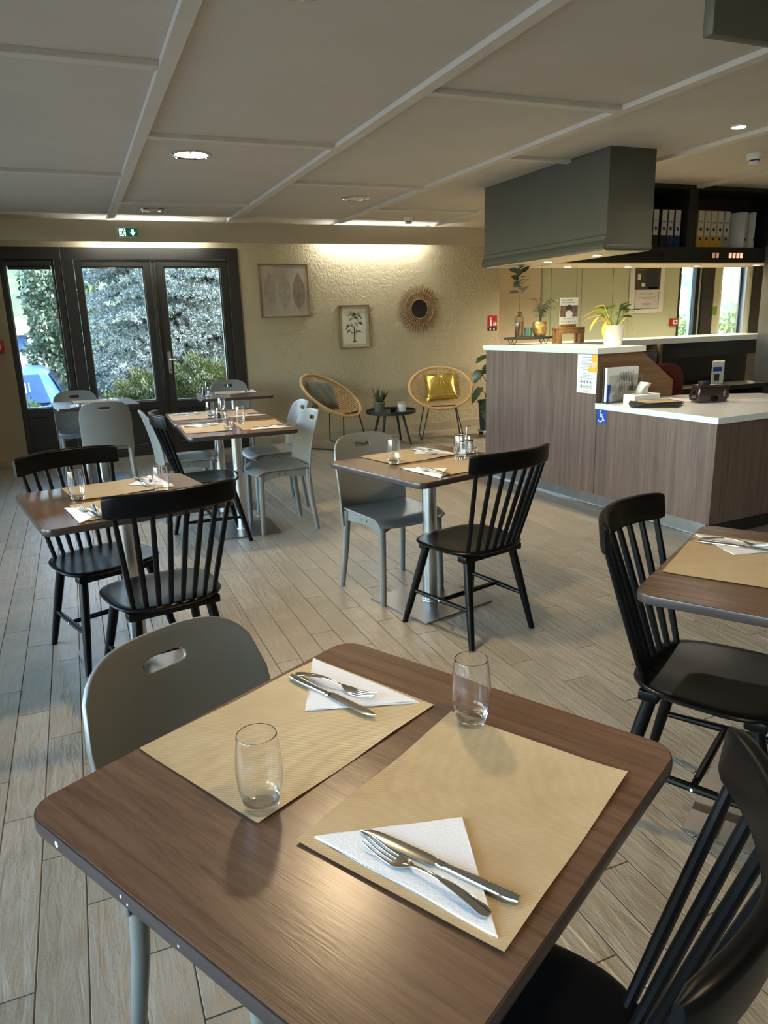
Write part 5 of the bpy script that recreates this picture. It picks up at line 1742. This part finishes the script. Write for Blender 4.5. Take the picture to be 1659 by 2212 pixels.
def heart_leaf(b, pos, az, el, S, twist=0.0):
    pts = []
    n = 14
    vs, fs = [], []
    for i in range(n + 1):
        u = i / n
        w = S * 0.46 * (math.sin(math.pi * min(1, u * 0.93 + 0.07)) ** 0.6) * (1.0 - 0.45 * u)
        notch = 1.0 - (0.28 if (i % 3 == 2 and 0.25 < u < 0.85) else 0.0)
        x = S * (u - 0.12)
        z = -0.30 * S * u * u
        xb = -0.10 * S * (1 - u) ** 3
        vs += [(x + xb, -w * notch, z - 0.10 * w), (x, 0, z), (x + xb, w * notch, z - 0.10 * w)]
    for i in range(n):
        a, c = 3 * i, 3 * (i + 1)
        fs += [(a, c, c + 1, a + 1), (a + 1, c + 1, c + 2, a + 2)]
    M_ = Matrix.Translation(pos) @ Matrix.Rotation(az, 4, 'Z') @ Matrix.Rotation(-el, 4, 'Y') @ Matrix.Rotation(twist, 4, 'X')
    b.add([tuple(M_ @ Vector(v)) for v in vs], fs)
rr = random.Random(9)
for (dx, dy, z, az, el, S) in ((-0.16, -0.10, 0.98, 200, -10, 0.20), (-0.02, -0.12, 1.00, 290, -10, 0.19), (-0.25, -0.12, 0.80, 215, -25, 0.21), (-0.08, -0.2, 0.74, 260, -40, 0.23), (-0.22, -0.05, 0.58, 190, -40, 0.21), (-0.10, -0.15, 0.52, 250, -50, 0.24), (-0.16, -0.16, 0.40, 240, -60, 0.24), (0.16, 0.0, 0.95, 10, -15, 0.21), (0.05, 0.16, 0.85, 80, -20, 0.22), (0.2, -0.1, 0.70, 330, -25, 0.22)):
    p = Vector((dx, dy, z))
    stem = MB().tube([(dx * 0.1, dy * 0.1, 0.385), (dx * 0.35, dy * 0.35, 0.385 + (z - 0.385) * 0.6), p], [0.006, 0.005, 0.0035], n=6).build('stem', 'dark_leaf', ms)
    b = MB()
    heart_leaf(b, p, R(az), R(el), S)
    b.build('leaf', 'dark_leaf', ms, smooth=60)

# ------------------------------------------------------------------ on the tall counter
HT = HZ + 0.0006
wp = thing('potted_peace_lily', 'half-yellowed peace lily in a white pot on the tall counter corner', 'plant', (3.80, 4.585, HT))
MB().lathe([(0.0, 0.0), (0.062, 0.0), (0.066, 0.004), (0.078, 0.140), (0.080, 0.143), (0.080, 0.150), (0.073, 0.150), (0.070, 0.13), (0.0, 0.128)], n=36).build('pot', 'white_top', wp)
MB().lathe([(0.070, 0.130), (0.0, 0.136)], n=20).build('soil', 'soil', wp)
rr = random.Random(21)
for k in range(17):
    a = R(rr.uniform(-100, 130) if k > 3 else rr.uniform(0, 360))
    el = rr.uniform(48, 82)
    sl_ = rr.uniform(0.08, 0.17)
    d = Vector((math.cos(a) * math.cos(R(el)), math.sin(a) * math.cos(R(el)), math.sin(R(el))))
    base = Vector((0.02 * math.cos(a), 0.02 * math.sin(a), 0.13))
    tip = base + d * sl_
    MB().tube([base, base.lerp(tip, 0.5), tip], [0.003, 0.0025, 0.002], n=6).build('stem', 'lily_leaf', wp)
    b = MB()
    place_leaf(b, tip, a, R(el - 35), rr.uniform(0.09, 0.14), 0.024, twist=rr.uniform(-0.6, 0.6), fold=0.35, droop=0.35)
    b.build('leaf', 'lily_leaf', wp, smooth=60)
for (az, el, sl_, el2, L) in ((160, 60, 0.16, -8, 0.17), (172, 68, 0.17, 8, 0.12), (185, 35, 0.15, -30, 0.15), (150, 48, 0.12, 0, 0.13), (200, 25, 0.10, -60, 0.13), (165, 40, 0.10, -20, 0.12)):
    a = R(az)
    d = Vector((math.cos(a) * math.cos(R(el)), math.sin(a) * math.cos(R(el)), math.sin(R(el))))
    base = Vector((0.02 * math.cos(a), 0.02 * math.sin(a), 0.13))
    tip = base + d * sl_
    MB().tube([base, base.lerp(tip, 0.5) + Vector((0, 0, 0.01)), tip], [0.003, 0.0025, 0.002], n=6).build('stem', 'yellow_leaf', wp)
    b = MB()
    place_leaf(b, tip, a, R(el2), L, 0.022, twist=0.3, fold=0.3, droop=0.3)
    b.build('leaf', 'yellow_leaf', wp, smooth=60)
MB().tube([(0.03, 0, 0.13), (0.10, -0.01, 0.20), (0.15, -0.015, 0.16), (0.175, -0.02, 0.09)], [0.003, 0.004, 0.003, 0.001], n=6).build('dry_stem', 'yellow_leaf', wp)

tray = thing('hairpin_tray', 'oval black tray on hairpin legs on the tall counter', 'tray', (3.645, 5.50, HT), R(-14))
MB().lathe([(0.0, 0.042), (0.205, 0.042), (0.212, 0.046), (0.212, 0.058), (0.208, 0.062), (0.0, 0.062)], n=40, sy=0.55).build('board', 'black_matte', tray)
for sx, sy in ((-1, -1), (1, -1), (-1, 1), (1, 1)):
    x, y = sx * 0.14, sy * 0.055
    MB().tube([(x - 0.022, y, 0.042), (x - 0.004, y, 0.003), (x + 0.004, y, 0.003), (x + 0.022, y, 0.042)], 0.0028, n=6).build('hairpin_leg', 'black_metal', tray)
ZT = HT + 0.0626
vz = thing('branch_vase', 'brown glass bottle vase with one leafy eucalyptus branch on the hairpin tray', 'vase', (3.562, 5.515, ZT))
MB().lathe([(0.0, 0.0), (0.036, 0.0), (0.038, 0.004), (0.038, 0.135), (0.032, 0.165), (0.020, 0.185), (0.019, 0.205), (0.022, 0.210), (0.018, 0.210), (0.016, 0.188), (0.028, 0.163), (0.034, 0.135), (0.034, 0.006), (0.0, 0.005)], n=28).build('bottle', 'brown_glass', vz)
MB().lathe([(0.0385, 0.120), (0.041, 0.128), (0.041, 0.160), (0.034, 0.170), (0.030, 0.168)], n=20).build('cord_wrap', 'twig', vz)
MB().tube([(0, 0, 0.01), (0.0, 0, 0.22), (0.004, 0.0, 0.35), (0.0, 0, 0.46), (0.01, 0, 0.56)], [0.004, 0.004, 0.003, 0.0025, 0.001], n=6).build('branch', 'twig', vz)
rr = random.Random(2)
for k in range(17):
    z = 0.36 + 0.205 * (k / 16)
    a = 2.4 * k
    x0 = 0.0
    b = MB()
    place_leaf(b, (0.004 + 0.012 * math.cos(a), 0.012 * math.sin(a), z), a, R(rr.uniform(0, 50)), rr.uniform(0.065, 0.095), 0.029, twist=rr.uniform(-1.0, 1.0), fold=0.15, droop=0.2, base=0.8)
    b.build('leaf', 'eucalyptus_leaf', vz, smooth=60)
gc_ = thing('green_glass_cup', 'small green glass tealight cup on the hairpin tray', 'candle holder', (3.615, 5.455, ZT))
MB().lathe([(0.0, 0.0), (0.030, 0.0), (0.034, 0.004), (0.036, 0.078), (0.032, 0.078), (0.030, 0.008), (0.0, 0.006)], n=28).build('cup', 'green_glass', gc_)
pp = thing('potted_palm', 'small parlour palm in a gold flecked pot on the hairpin tray', 'plant', (3.745, 5.475, ZT))
mat('gold_fleck', (0.46, 0.30, 0.10), 0.32, metal=0.55, var=0.65, vscale=45)
MB().lathe([(0.0, 0.0), (0.046, 0.0), (0.056, 0.02), (0.062, 0.06), (0.062, 0.122), (0.057, 0.122), (0.055, 0.10), (0.0, 0.098)], n=30).build('pot', 'gold_fleck', pp)
MB().lathe([(0.056, 0.100), (0.0, 0.104)], n=16).build('soil', 'soil', pp)
rr = random.Random(4)
for k in range(15):
    a = rr.uniform(0, 6.28)
    reach = rr.uniform(0.05, 0.13)
    hgt = rr.uniform(0.10, 0.23)
    pts = [Vector((0.01 * math.cos(a), 0.01 * math.sin(a), 0.10))]
    for q in range(1, 7):
        u = q / 6
        pts.append(Vector((math.cos(a) * reach * u ** 1.5, math.sin(a) * reach * u ** 1.5, 0.10 + hgt * math.sin(u * 1.9) / math.sin(1.9) if False else 0.10 + hgt * math.sin(u * 1.75))))
    st_ = MB().tube(pts, [0.002] * 4 + [0.0014] * 3, n=5).build('frond', 'palm_leaf', pp)
    b = MB()
    for q in range(2, 7):
        for s in (-1, 1):
            place_leaf(b, pts[q], a + s * 1.0, R(10 - 10 * q / 6), 0.060, 0.0055, fold=0.2, droop=0.35, n=4)
    b.build('leaflets', 'palm_leaf', st_, smooth=60)
he = thing('wooden_card_stand', 'brown wooden bench-shaped card stand on the tall counter', 'stand', (3.965, 5.37, HT), R(-8))
for x in (-0.105, 0.105):
    for y in (-0.035, 0.035):
        MB().box(x - 0.022, x + 0.022, y - 0.018, y + 0.018, 0.0, 0.115).build('leg', 'easel_wood', he, bevel=0.003)
MB().box(-0.13, 0.13, -0.055, 0.055, 0.115, 0.135).build('top_board', 'easel_wood', he, bevel=0.004)
MB().box(-0.13, 0.13, -0.055, -0.035, 0.080, 0.114).build('rail', 'easel_wood', he, bevel=0.003)
MB().box(-0.065, 0.065, -0.018, 0.018, 0.135, 0.157).build('card_block', 'easel_wood', he, bevel=0.003)
cd = thing('programme_card', 'printed card with brown photo band standing in the wooden card stand', 'card', (3.965, 5.37, HT + 0.1575), R(-8))
MB().box(-0.085, 0.085, -0.003, 0.003, 0.0, 0.22).build('card', 'white_paper', cd, smooth=0)
MB().box(-0.082, 0.082, -0.0036, -0.003, 0.062, 0.155).build('photo_band', mat('card_photo', (0.17, 0.11, 0.075), 0.5, var=0.7, vscale=30), cd, smooth=0)
MB().prism_y([(0.028 * math.cos(a * 0.3307), 0.135 + 0.026 * math.sin(a * 0.3307)) for a in range(19)], -0.0042, -0.0036).build('badge', 'print_dark', cd, smooth=0)
MB().prism_y([(0.034 * math.cos(a * 0.3307), 0.082 + 0.032 * math.sin(a * 0.3307)) for a in range(19)], -0.0048, -0.0036).build('white_disc', 'white_paper', cd, smooth=0)
text_mesh('REJOIGNEZ', 0.020, 'print_dark', cd, (-0.072, -0.0034, 0.192), (R(90), 0, 0))
text_mesh('LE PROGRAMME', 0.016, 'print_dark', cd, (-0.064, -0.0034, 0.173), (R(90), 0, 0))
b = MB()
for z, w in ((0.048, 0.06), (0.040, 0.05)):
    b.box(-w, w, -0.0036, -0.003, z, z + 0.002)
for i in range(7):
    b.box(-0.07 + 0.021 * i, -0.06 + 0.021 * i, -0.0036, -0.003, 0.014, 0.024)
b.build('small_print', 'print_grey', cd, smooth=0)
# ------------------------------------------------------------------ outside the glazing
mat('ground_gravel', (0.24, 0.225, 0.20), 0.95, var=0.15, vscale=30, kind='World')
mat('road_pale', (0.34, 0.33, 0.31), 0.9, var=0.05, kind='World')
mat('planting_soil', (0.06, 0.05, 0.035), 0.95, var=0.3, vscale=12, kind='World')
struct(MB().box(-60, 60, YFAR + 0.25, 90, -0.75, -0.60).add([], []).build('ground_garden', 'ground_gravel', smooth=0))
struct(MB().box(-60, XL - 0.25, -40, YFAR + 0.25, -0.75, -0.60).build('ground_side', 'ground_gravel', smooth=0))
struct(MB().box(XL - 0.25, 60, -40, YF - 0.25, -0.75, -0.60).build('ground_front', 'ground_gravel', smooth=0))
struct(MB().box(-0.9, 4.85, WY + 0.31, 12.4, -0.60, -0.05).build('planting_bed', 'planting_soil', smooth=0))
struct(MB().box(-60, 60, 17.5, 27, -0.60, -0.57).build('road', 'road_pale', smooth=0))
def quad_cloud(name, P, D_, N_, L, W, m, parent=None):
    """rhombic leaves: centres P, long axes D_, side axes N_"""
    n = len(P)
    L = np.asarray(L).reshape(-1, 1) * np.ones((n, 1))
    W = np.asarray(W).reshape(-1, 1) * np.ones((n, 1))
    V = np.empty((n, 4, 3))
    V[:, 0] = P
    V[:, 1] = P + D_ * L * 0.5 + N_ * W
    V[:, 2] = P + D_ * L
    V[:, 3] = P + D_ * L * 0.5 - N_ * W
    me = bpy.data.meshes.new(name)
    me.vertices.add(4 * n)
    me.vertices.foreach_set('co', V.reshape(-1))
    me.loops.add(4 * n)
    me.loops.foreach_set('vertex_index', np.arange(4 * n, dtype=np.int32))
    me.polygons.add(n)
    me.polygons.foreach_set('loop_start', np.arange(0, 4 * n, 4, dtype=np.int32))
    me.polygons.foreach_set('loop_total', np.full(n, 4, dtype=np.int32))
    me.update(calc_edges=True)
    me.materials.append(MATS[m])
    o = put(name, me, parent)
    return o
def unit(v):
    return v / np.maximum(1e-9, np.linalg.norm(v, axis=1, keepdims=True))
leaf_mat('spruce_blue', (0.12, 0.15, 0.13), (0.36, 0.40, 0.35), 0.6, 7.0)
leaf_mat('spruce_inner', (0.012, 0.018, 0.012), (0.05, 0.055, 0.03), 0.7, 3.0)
leaf_mat('broad_leaf', (0.035, 0.06, 0.028), (0.125, 0.165, 0.10), 0.5, 5.0)
leaf_mat('juniper_leaf', (0.03, 0.055, 0.018), (0.23, 0.255, 0.07), 0.6, 3.2)
leaf_mat('hedge_leaf', (0.06, 0.13, 0.03), (0.26, 0.38, 0.10), 0.6, 6.0)
leaf_mat('hill_leaf', (0.025, 0.048, 0.022), (0.095, 0.125, 0.05), 0.8, 0.5)
mat('bark', (0.10, 0.075, 0.055), 0.9, bump=0.5, bscale=30)

def spruce(x, y, h, rad, z0, label, seed=1):
    rg = np.random.default_rng(seed)
    t = thing('blue_spruce', label, 'tree', (x, y, z0))
    MB().tube([(0, 0, 0), (0, 0, h * 0.5), (0, 0, h)], [0.16, 0.09, 0.02], n=10).build('trunk', 'bark', t)
    tips_P, tips_D, inn_P, inn_D = [], [], [], []
    br = MB()
    zlev = 0.25
    while zlev < h * 0.93:
        k = 1 - zlev / h
        nb = max(4, int(19 * k) + 3)
        a0 = rg.uniform(0, 6.28)
        for i in range(nb):
            a = a0 + 2 * math.pi * i / nb + rg.uniform(-0.15, 0.15)
            Lb = rad * (k ** 0.75) * rg.uniform(0.82, 1.12)
            if math.cos(a) < 0:
                Lb = min(Lb, (x - 0.10) / -math.cos(a) * 0.93)
            dirv = np.array([math.cos(a), math.sin(a), 0.0])
            side = np.array([-math.sin(a), math.cos(a), 0.0])
            zz = zlev + rg.uniform(-0.08, 0.08)
            def bp(u):
                return np.array([0, 0, zz]) + dirv * Lb * u + np.array([0, 0, 1]) * (0.10 * Lb * u - 0.26 * Lb * u * u)
            br.tube([bp(u) for u in (0, 0.5, 1)], [0.02, 0.012, 0.004], n=4, caps=False)
            for u in np.linspace(0.30, 1.0, 9):
                p = bp(u)
                w = 0.34 * Lb * (1 - 0.75 * u) + 0.05
                for s in np.linspace(-1, 1, 6 if zlev < 3.6 else 4):
                    q = p + side * w * s * rg.uniform(0.8, 1.1) + np.array([0, 0, 1]) * (rg.uniform(-0.03, 0.04) - 0.05 * abs(s)) + dirv * rg.uniform(-0.05, 0.08)
                    d = dirv * 0.8 + side * s * 0.8 + np.array([0, 0, rg.uniform(-0.1, 0.35)])
                    if u > 0.42:
                        tips_P.append(q); tips_D.append(d)
                    else:
                        inn_P.append(q); inn_D.append(d)
        zlev += 0.31
    bo_ = br.build('branches', 'bark', t, fixn=False)
    bo_['kind'] = 'stuff'
    def tufts(P, D_, m, name, per, ln):
        P = np.repeat(np.array(P), per, axis=0)
        D0 = unit(np.repeat(np.array(D_), per, axis=0))
        rnd = unit(rg.normal(size=P.shape))
        Dn = unit(D0 * 0.55 + rnd)
        Pn = P + D0 * rg.uniform(-0.045, 0.035, size=(len(P), 1)) + rnd * 0.008
        Nn = unit(np.cross(Dn, rg.normal(size=P.shape)))
        o = quad_cloud(name, Pn, Dn, Nn, rg.uniform(ln * 0.7, ln * 1.2, len(P)), 0.0085, m, t)
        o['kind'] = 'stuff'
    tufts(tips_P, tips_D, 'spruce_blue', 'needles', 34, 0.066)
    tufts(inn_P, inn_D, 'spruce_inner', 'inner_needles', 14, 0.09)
spruce(1.85, 13.5, 8.2, 2.35, -0.6, 'silvery blue spruce filling the view beyond the glazed doors', 3)

def blob_leaves(name, label, cat, loc, blobs, n, L, W, m, upward=0.3, seed=1, stem=True, spray=0.0):
    rg = np.random.default_rng(seed)
    t = thing(name, label, cat, loc)
    if stem:
        for i, b in enumerate(blobs[:6]):
            MB().tube([(0.05 * i - 0.1, 0, 0), (b[0] * 0.5, b[1] * 0.5, b[2] * 0.5), (b[0], b[1], b[2])], [0.035, 0.022, 0.008], n=6).build('stem', 'bark', t)
    vol = np.array([b[3] * b[4] * b[5] for b in blobs]) ** 0.7
    cnt = (n * vol / vol.sum()).astype(int)
    Ps, Ds = [], []
    for b, c in zip(blobs, cnt):
        u = unit(rg.normal(size=(c, 3)))
        r = rg.uniform(0.55, 1.04, size=(c, 1)) ** 0.6
        r = r * (1 + 0.16 * np.sin(u[:, :1] * 9 + u[:, 2:] * 7 + b[0] * 5))
        Ps.append(np.array(b[:3]) + u * r * np.array(b[3:6]))
        Ds.append(u * 0.9 + rg.normal(size=(c, 3)) * 0.5 + np.array([0, 0, upward]))
    P = np.concatenate(Ps)
    D_ = unit(np.concatenate(Ds))
    N_ = unit(np.cross(D_, rg.normal(size=P.shape)))
    o = quad_cloud('foliage', P, D_, N_, rg.uniform(L * 0.6, L * 1.2, len(P)), rg.uniform(W * 0.7, W * 1.2, len(P)), m, t)
    o['kind'] = 'stuff'
    return t
blob_leaves('broadleaf_tree', 'grey green broad-leaved tree standing beyond the fixed window', 'tree', (-0.28, 16.6, -0.6),
            [(-0.02, 0, 1.3, 0.60, 0.5, 0.8), (0.12, 0.05, 2.2, 0.62, 0.6, 0.9), (0.10, 0.1, 3.2, 0.62, 0.6, 0.9), (0.15, 0, 4.2, 0.55, 0.5, 0.8), (0.25, 0.2, 1.6, 0.50, 0.5, 0.7)], 11000, 0.10, 0.042, 'broad_leaf', seed=4, upward=-0.2)
blob_leaves('juniper_shrub', 'yellow green juniper shrub growing low beyond the glazed doors', 'shrub', (1.15, 10.35, -0.05),
            [(-0.65, 0.15, 0.30, 0.55, 0.5, 0.30), (-0.15, 0.1, 0.50, 0.55, 0.5, 0.42), (0.40, 0, 0.60, 0.60, 0.55, 0.45), (0.95, 0.1, 0.45, 0.55, 0.5, 0.40), (0.05, -0.2, 0.25, 0.7, 0.4, 0.3), (0.75, -0.2, 0.3, 0.6, 0.4, 0.32)], 42000, 0.06, 0.009, 'juniper_leaf', upward=0.7, seed=6)
blob_leaves('low_hedge', 'low clipped hedge in front of the parked car', 'hedge', (-0.98, 9.9, -0.6),
            [(-0.8, 0, 0.74, 0.5, 0.3, 0.46), (-0.3, 0, 0.76, 0.5, 0.3, 0.46), (0.2, 0, 0.75, 0.45, 0.3, 0.46), (0.5, 0, 0.70, 0.4, 0.3, 0.44)], 14000, 0.055, 0.012, 'hedge_leaf', upward=0.6, seed=8)

# parked car, seen from behind
mat('car_blue', (0.045, 0.125, 0.26), 0.35, metal=0.0, var=0.02, coat=0.1)
mat('car_glass', (0.015, 0.045, 0.11), 0.12, spec=0.25)
mat('tyre', (0.015, 0.015, 0.015), 0.85)
ca = thing('parked_car', 'light blue hatchback car parked beyond the low hedge', 'car', (-1.00, 11.6, -0.6), 0.0)
def car_section(y):
    """half-width / roof profile at y (0 = rear end)"""
    return y
secs = []
for y, zb_, zt_, wb, wt in ((0.00, 0.42, 0.80, 0.76, 0.74), (0.06, 0.28, 0.92, 0.83, 0.80), (0.16, 0.24, 0.98, 0.855, 0.80), (0.30, 0.22, 1.22, 0.86, 0.68), (0.50, 0.20, 1.40, 0.865, 0.60), (0.75, 0.20, 1.465, 0.87, 0.585), (1.5, 0.20, 1.48, 0.87, 0.585), (2.2, 0.20, 1.40, 0.87, 0.60), (2.75, 0.20, 1.02, 0.865, 0.70), (3.6, 0.22, 0.86, 0.84, 0.70), (3.95, 0.35, 0.66, 0.74, 0.62)):
    secs.append((y, zb_, zt_, wb, wt))
vs, fs = [], []
for y, zb_, zt_, wb, wt in secs:
    belt = min(zt_ - 0.02, 0.93)
    half = [(wb * 0.92, zb_), (wb, zb_ + 0.12), (wb, belt * 0.75), (wb * 0.985, belt), ((wb + wt) / 2 * 0.97, (belt + zt_) / 2), (wt, zt_ - 0.04), (wt * 0.85, zt_), (0.0, zt_ + 0.012)]
    ring = [(-x, y, z) for x, z in half] + [(x, y, z) for x, z in half[::-1][1:]]
    vs += ring
m_ = 15
for i in range(len(secs) - 1):
    for k_ in range(m_ - 1):
        fs.append((i * m_ + k_, i * m_ + k_ + 1, (i + 1) * m_ + k_ + 1, (i + 1) * m_ + k_))
fs.append(tuple(range(m_)))
fs.append(tuple(reversed(range((len(secs) - 1) * m_, len(secs) * m_))))
body = MB().add(vs, fs).build('body', 'car_blue', ca, smooth=50)
# rear window, side windows, lamps, bumper, wheels
MB().add([(-0.62, 0.09, 1.0), (0.62, 0.09, 1.0), (0.50, 0.42, 1.395), (-0.50, 0.42, 1.395), (-0.62, 0.16, 0.98), (0.62, 0.16, 0.98), (0.50, 0.52, 1.375), (-0.50, 0.52, 1.375)],
         [(0, 1, 2, 3), (7, 6, 5, 4), (0, 4, 5, 1), (1, 5, 6, 2), (2, 6, 7, 3), (3, 7, 4, 0)]).build('rear_window', 'car_glass', ca, bevel=0.01, smooth=30)
for s in (-1, 1):
    MB().add([(s * 0.862, 0.55, 0.965), (s * 0.872, 2.5, 0.965), (s * 0.66, 2.1, 1.36), (s * 0.645, 0.75, 1.39), (s * 0.84, 0.55, 0.965), (s * 0.85, 2.5, 0.965), (s * 0.64, 2.1, 1.36), (s * 0.625, 0.75, 1.39)],
             [(0, 1, 2, 3), (7, 6, 5, 4), (0, 4, 5, 1), (1, 5, 6, 2), (2, 6, 7, 3), (3, 7, 4, 0)]).build('side_window', 'car_glass', ca, smooth=0)
    MB().box(s * 0.80 - 0.05, s * 0.80 + 0.05, 0.02, 0.16, 0.72, 0.95).build('tail_lamp', 'sign_red', ca, bevel=0.02)
    for y in (0.72, 3.2):
        MB().lathe([(0.17, -0.10), (0.30, -0.10), (0.31, -0.06), (0.31, 0.06), (0.30, 0.10), (0.17, 0.10)], n=24).xform(Matrix.Translation((s * 0.78, y, 0.31)) @ Matrix.Rotation(R(90), 4, 'Y')).build('wheel', 'tyre', ca)
MB().box(-0.80, 0.80, -0.04, 0.10, 0.30, 0.56).build('bumper', 'car_blue', ca, bevel=0.04, seg=3)
MB().box(-0.26, 0.26, -0.012, 0.02, 0.62, 0.73).build('number_plate', 'label_white', ca, bevel=0.004)
wl_ = MB()
for i in range(9):
    wl_.box(-0.15 + 0.05 * i, -0.135 + 0.05 * i, 0.28, 0.286, 1.10 + 0.015 * (i % 3), 1.20 + 0.008 * i)
wl_.xform(Matrix.Translation((0.10, -0.095, 0.03))).build('window_decal', 'label_white', ca, smooth=0)

# houses and wooded slopes far away
mat('render_white', (0.40, 0.385, 0.36), 0.8)
mat('roof_clay', (0.42, 0.20, 0.12), 0.8)
def house(loc, w, d, h, rz, label, nwin=3):
    t = thing('house', label, 'house', loc, rz)
    MB().box(-w / 2, w / 2, -d / 2, d / 2, 0, h).build('wall', 'render_white', t, smooth=0)
    MB().prism_y([(-w / 2 - 0.4, h - 0.1), (w / 2 + 0.4, h - 0.1), (0, h + w * 0.24)], -d / 2 - 0.4, d / 2 + 0.4).build('roof', 'roof_clay', t, smooth=0)
    for i in range(nwin):
        x = -w / 2 + w * (i + 0.5) / nwin
        f = MB().box(x - 0.5, x + 0.5, -d / 2 - 0.04, -d / 2, h * 0.45, h * 0.45 + 1.2).build('window', 'label_white', t, smooth=0)
        MB().box(x - 0.42, x + 0.42, -d / 2 - 0.06, -d / 2 - 0.04, h * 0.45 + 0.08, h * 0.45 + 1.12).build('pane', 'car_glass', f, smooth=0)
house((-3.4, 46, -0.6), 3.4, 5, 1.9, R(20), 'white house with clay roof far beyond the road past the fixed window')
house((15.5, 24, -0.6), 9, 6, 2.6, R(-30), 'pale house with clay roof far beyond the reception windows')
def hill(name, x0, x1, y0, y1, hgt, seed):
    rg = random.Random(seed)
    ph = [rg.uniform(0, 6) for _ in range(6)]
    def f(a, b):
        x = x0 + (x1 - x0) * a
        y = y0 + (y1 - y0) * b
        z = hgt * b ** 0.8 * (0.8 + 0.12 * math.sin(7 * a + ph[0]) + 0.05 * math.sin(29 * a + ph[1] + 5 * b) + 0.03 * math.sin(83 * a + 31 * b))
        return (x, y, z - 0.6)
    return struct(MB().grid(f, 160, 24).build(name, 'hill_leaf', smooth=60))
hill('hillside', -60, 70, 60, 100, 22, 2)
for x, y, lab in ((-7.2, 52, 'round green tree standing to the far side of the white house'), (0.6, 54, 'round green tree standing behind the spruce, beyond the road')):
    blob_leaves('distant_tree', lab, 'tree', (x, y, -0.6), [(0, 0, 2.2, 1.5, 1.5, 1.6), (0.3, 0, 3.6, 1.2, 1.2, 1.4)], 1200, 0.5, 0.2, 'hill_leaf', seed=int(20 + y))
# by the reception windows
blob_leaves('clipped_hedge', 'tall clipped hedge outside the reception windows', 'hedge', (11.9, 12.2, -0.6),
            [(-1.2 + 0.8 * i, 0, 1.0, 0.7, 0.5, 0.85) for i in range(5)], 9000, 0.09, 0.03, 'hedge_leaf', seed=31)
pa = thing('orange_awning', 'orange awning over a pale wall outside the reception windows', 'awning', (14.2, 16.5, -0.6))
MB().add([(-2.2, 0, 2.15), (2.2, 0, 2.15), (2.2, 1.6, 2.75), (-2.2, 1.6, 2.75), (-2.2, 0, 1.95), (2.2, 0, 1.95)], [(0, 1, 2, 3), (4, 5, 1, 0)]).build('cloth', mat('awning_orange', (0.75, 0.38, 0.14), 0.8), pa, smooth=0).modifiers.new('thickness', 'SOLIDIFY').thickness = 0.02
MB().box(-2.4, 2.4, 1.6, 1.8, 0, 3.2).build('wall', 'render_white', pa, smooth=0)
for x in (-2.1, 2.1):
    MB().tube([(x, 0.05, 0.0), (x, 0.05, 2.14)], 0.03, n=8).build('post', 'label_white', pa)
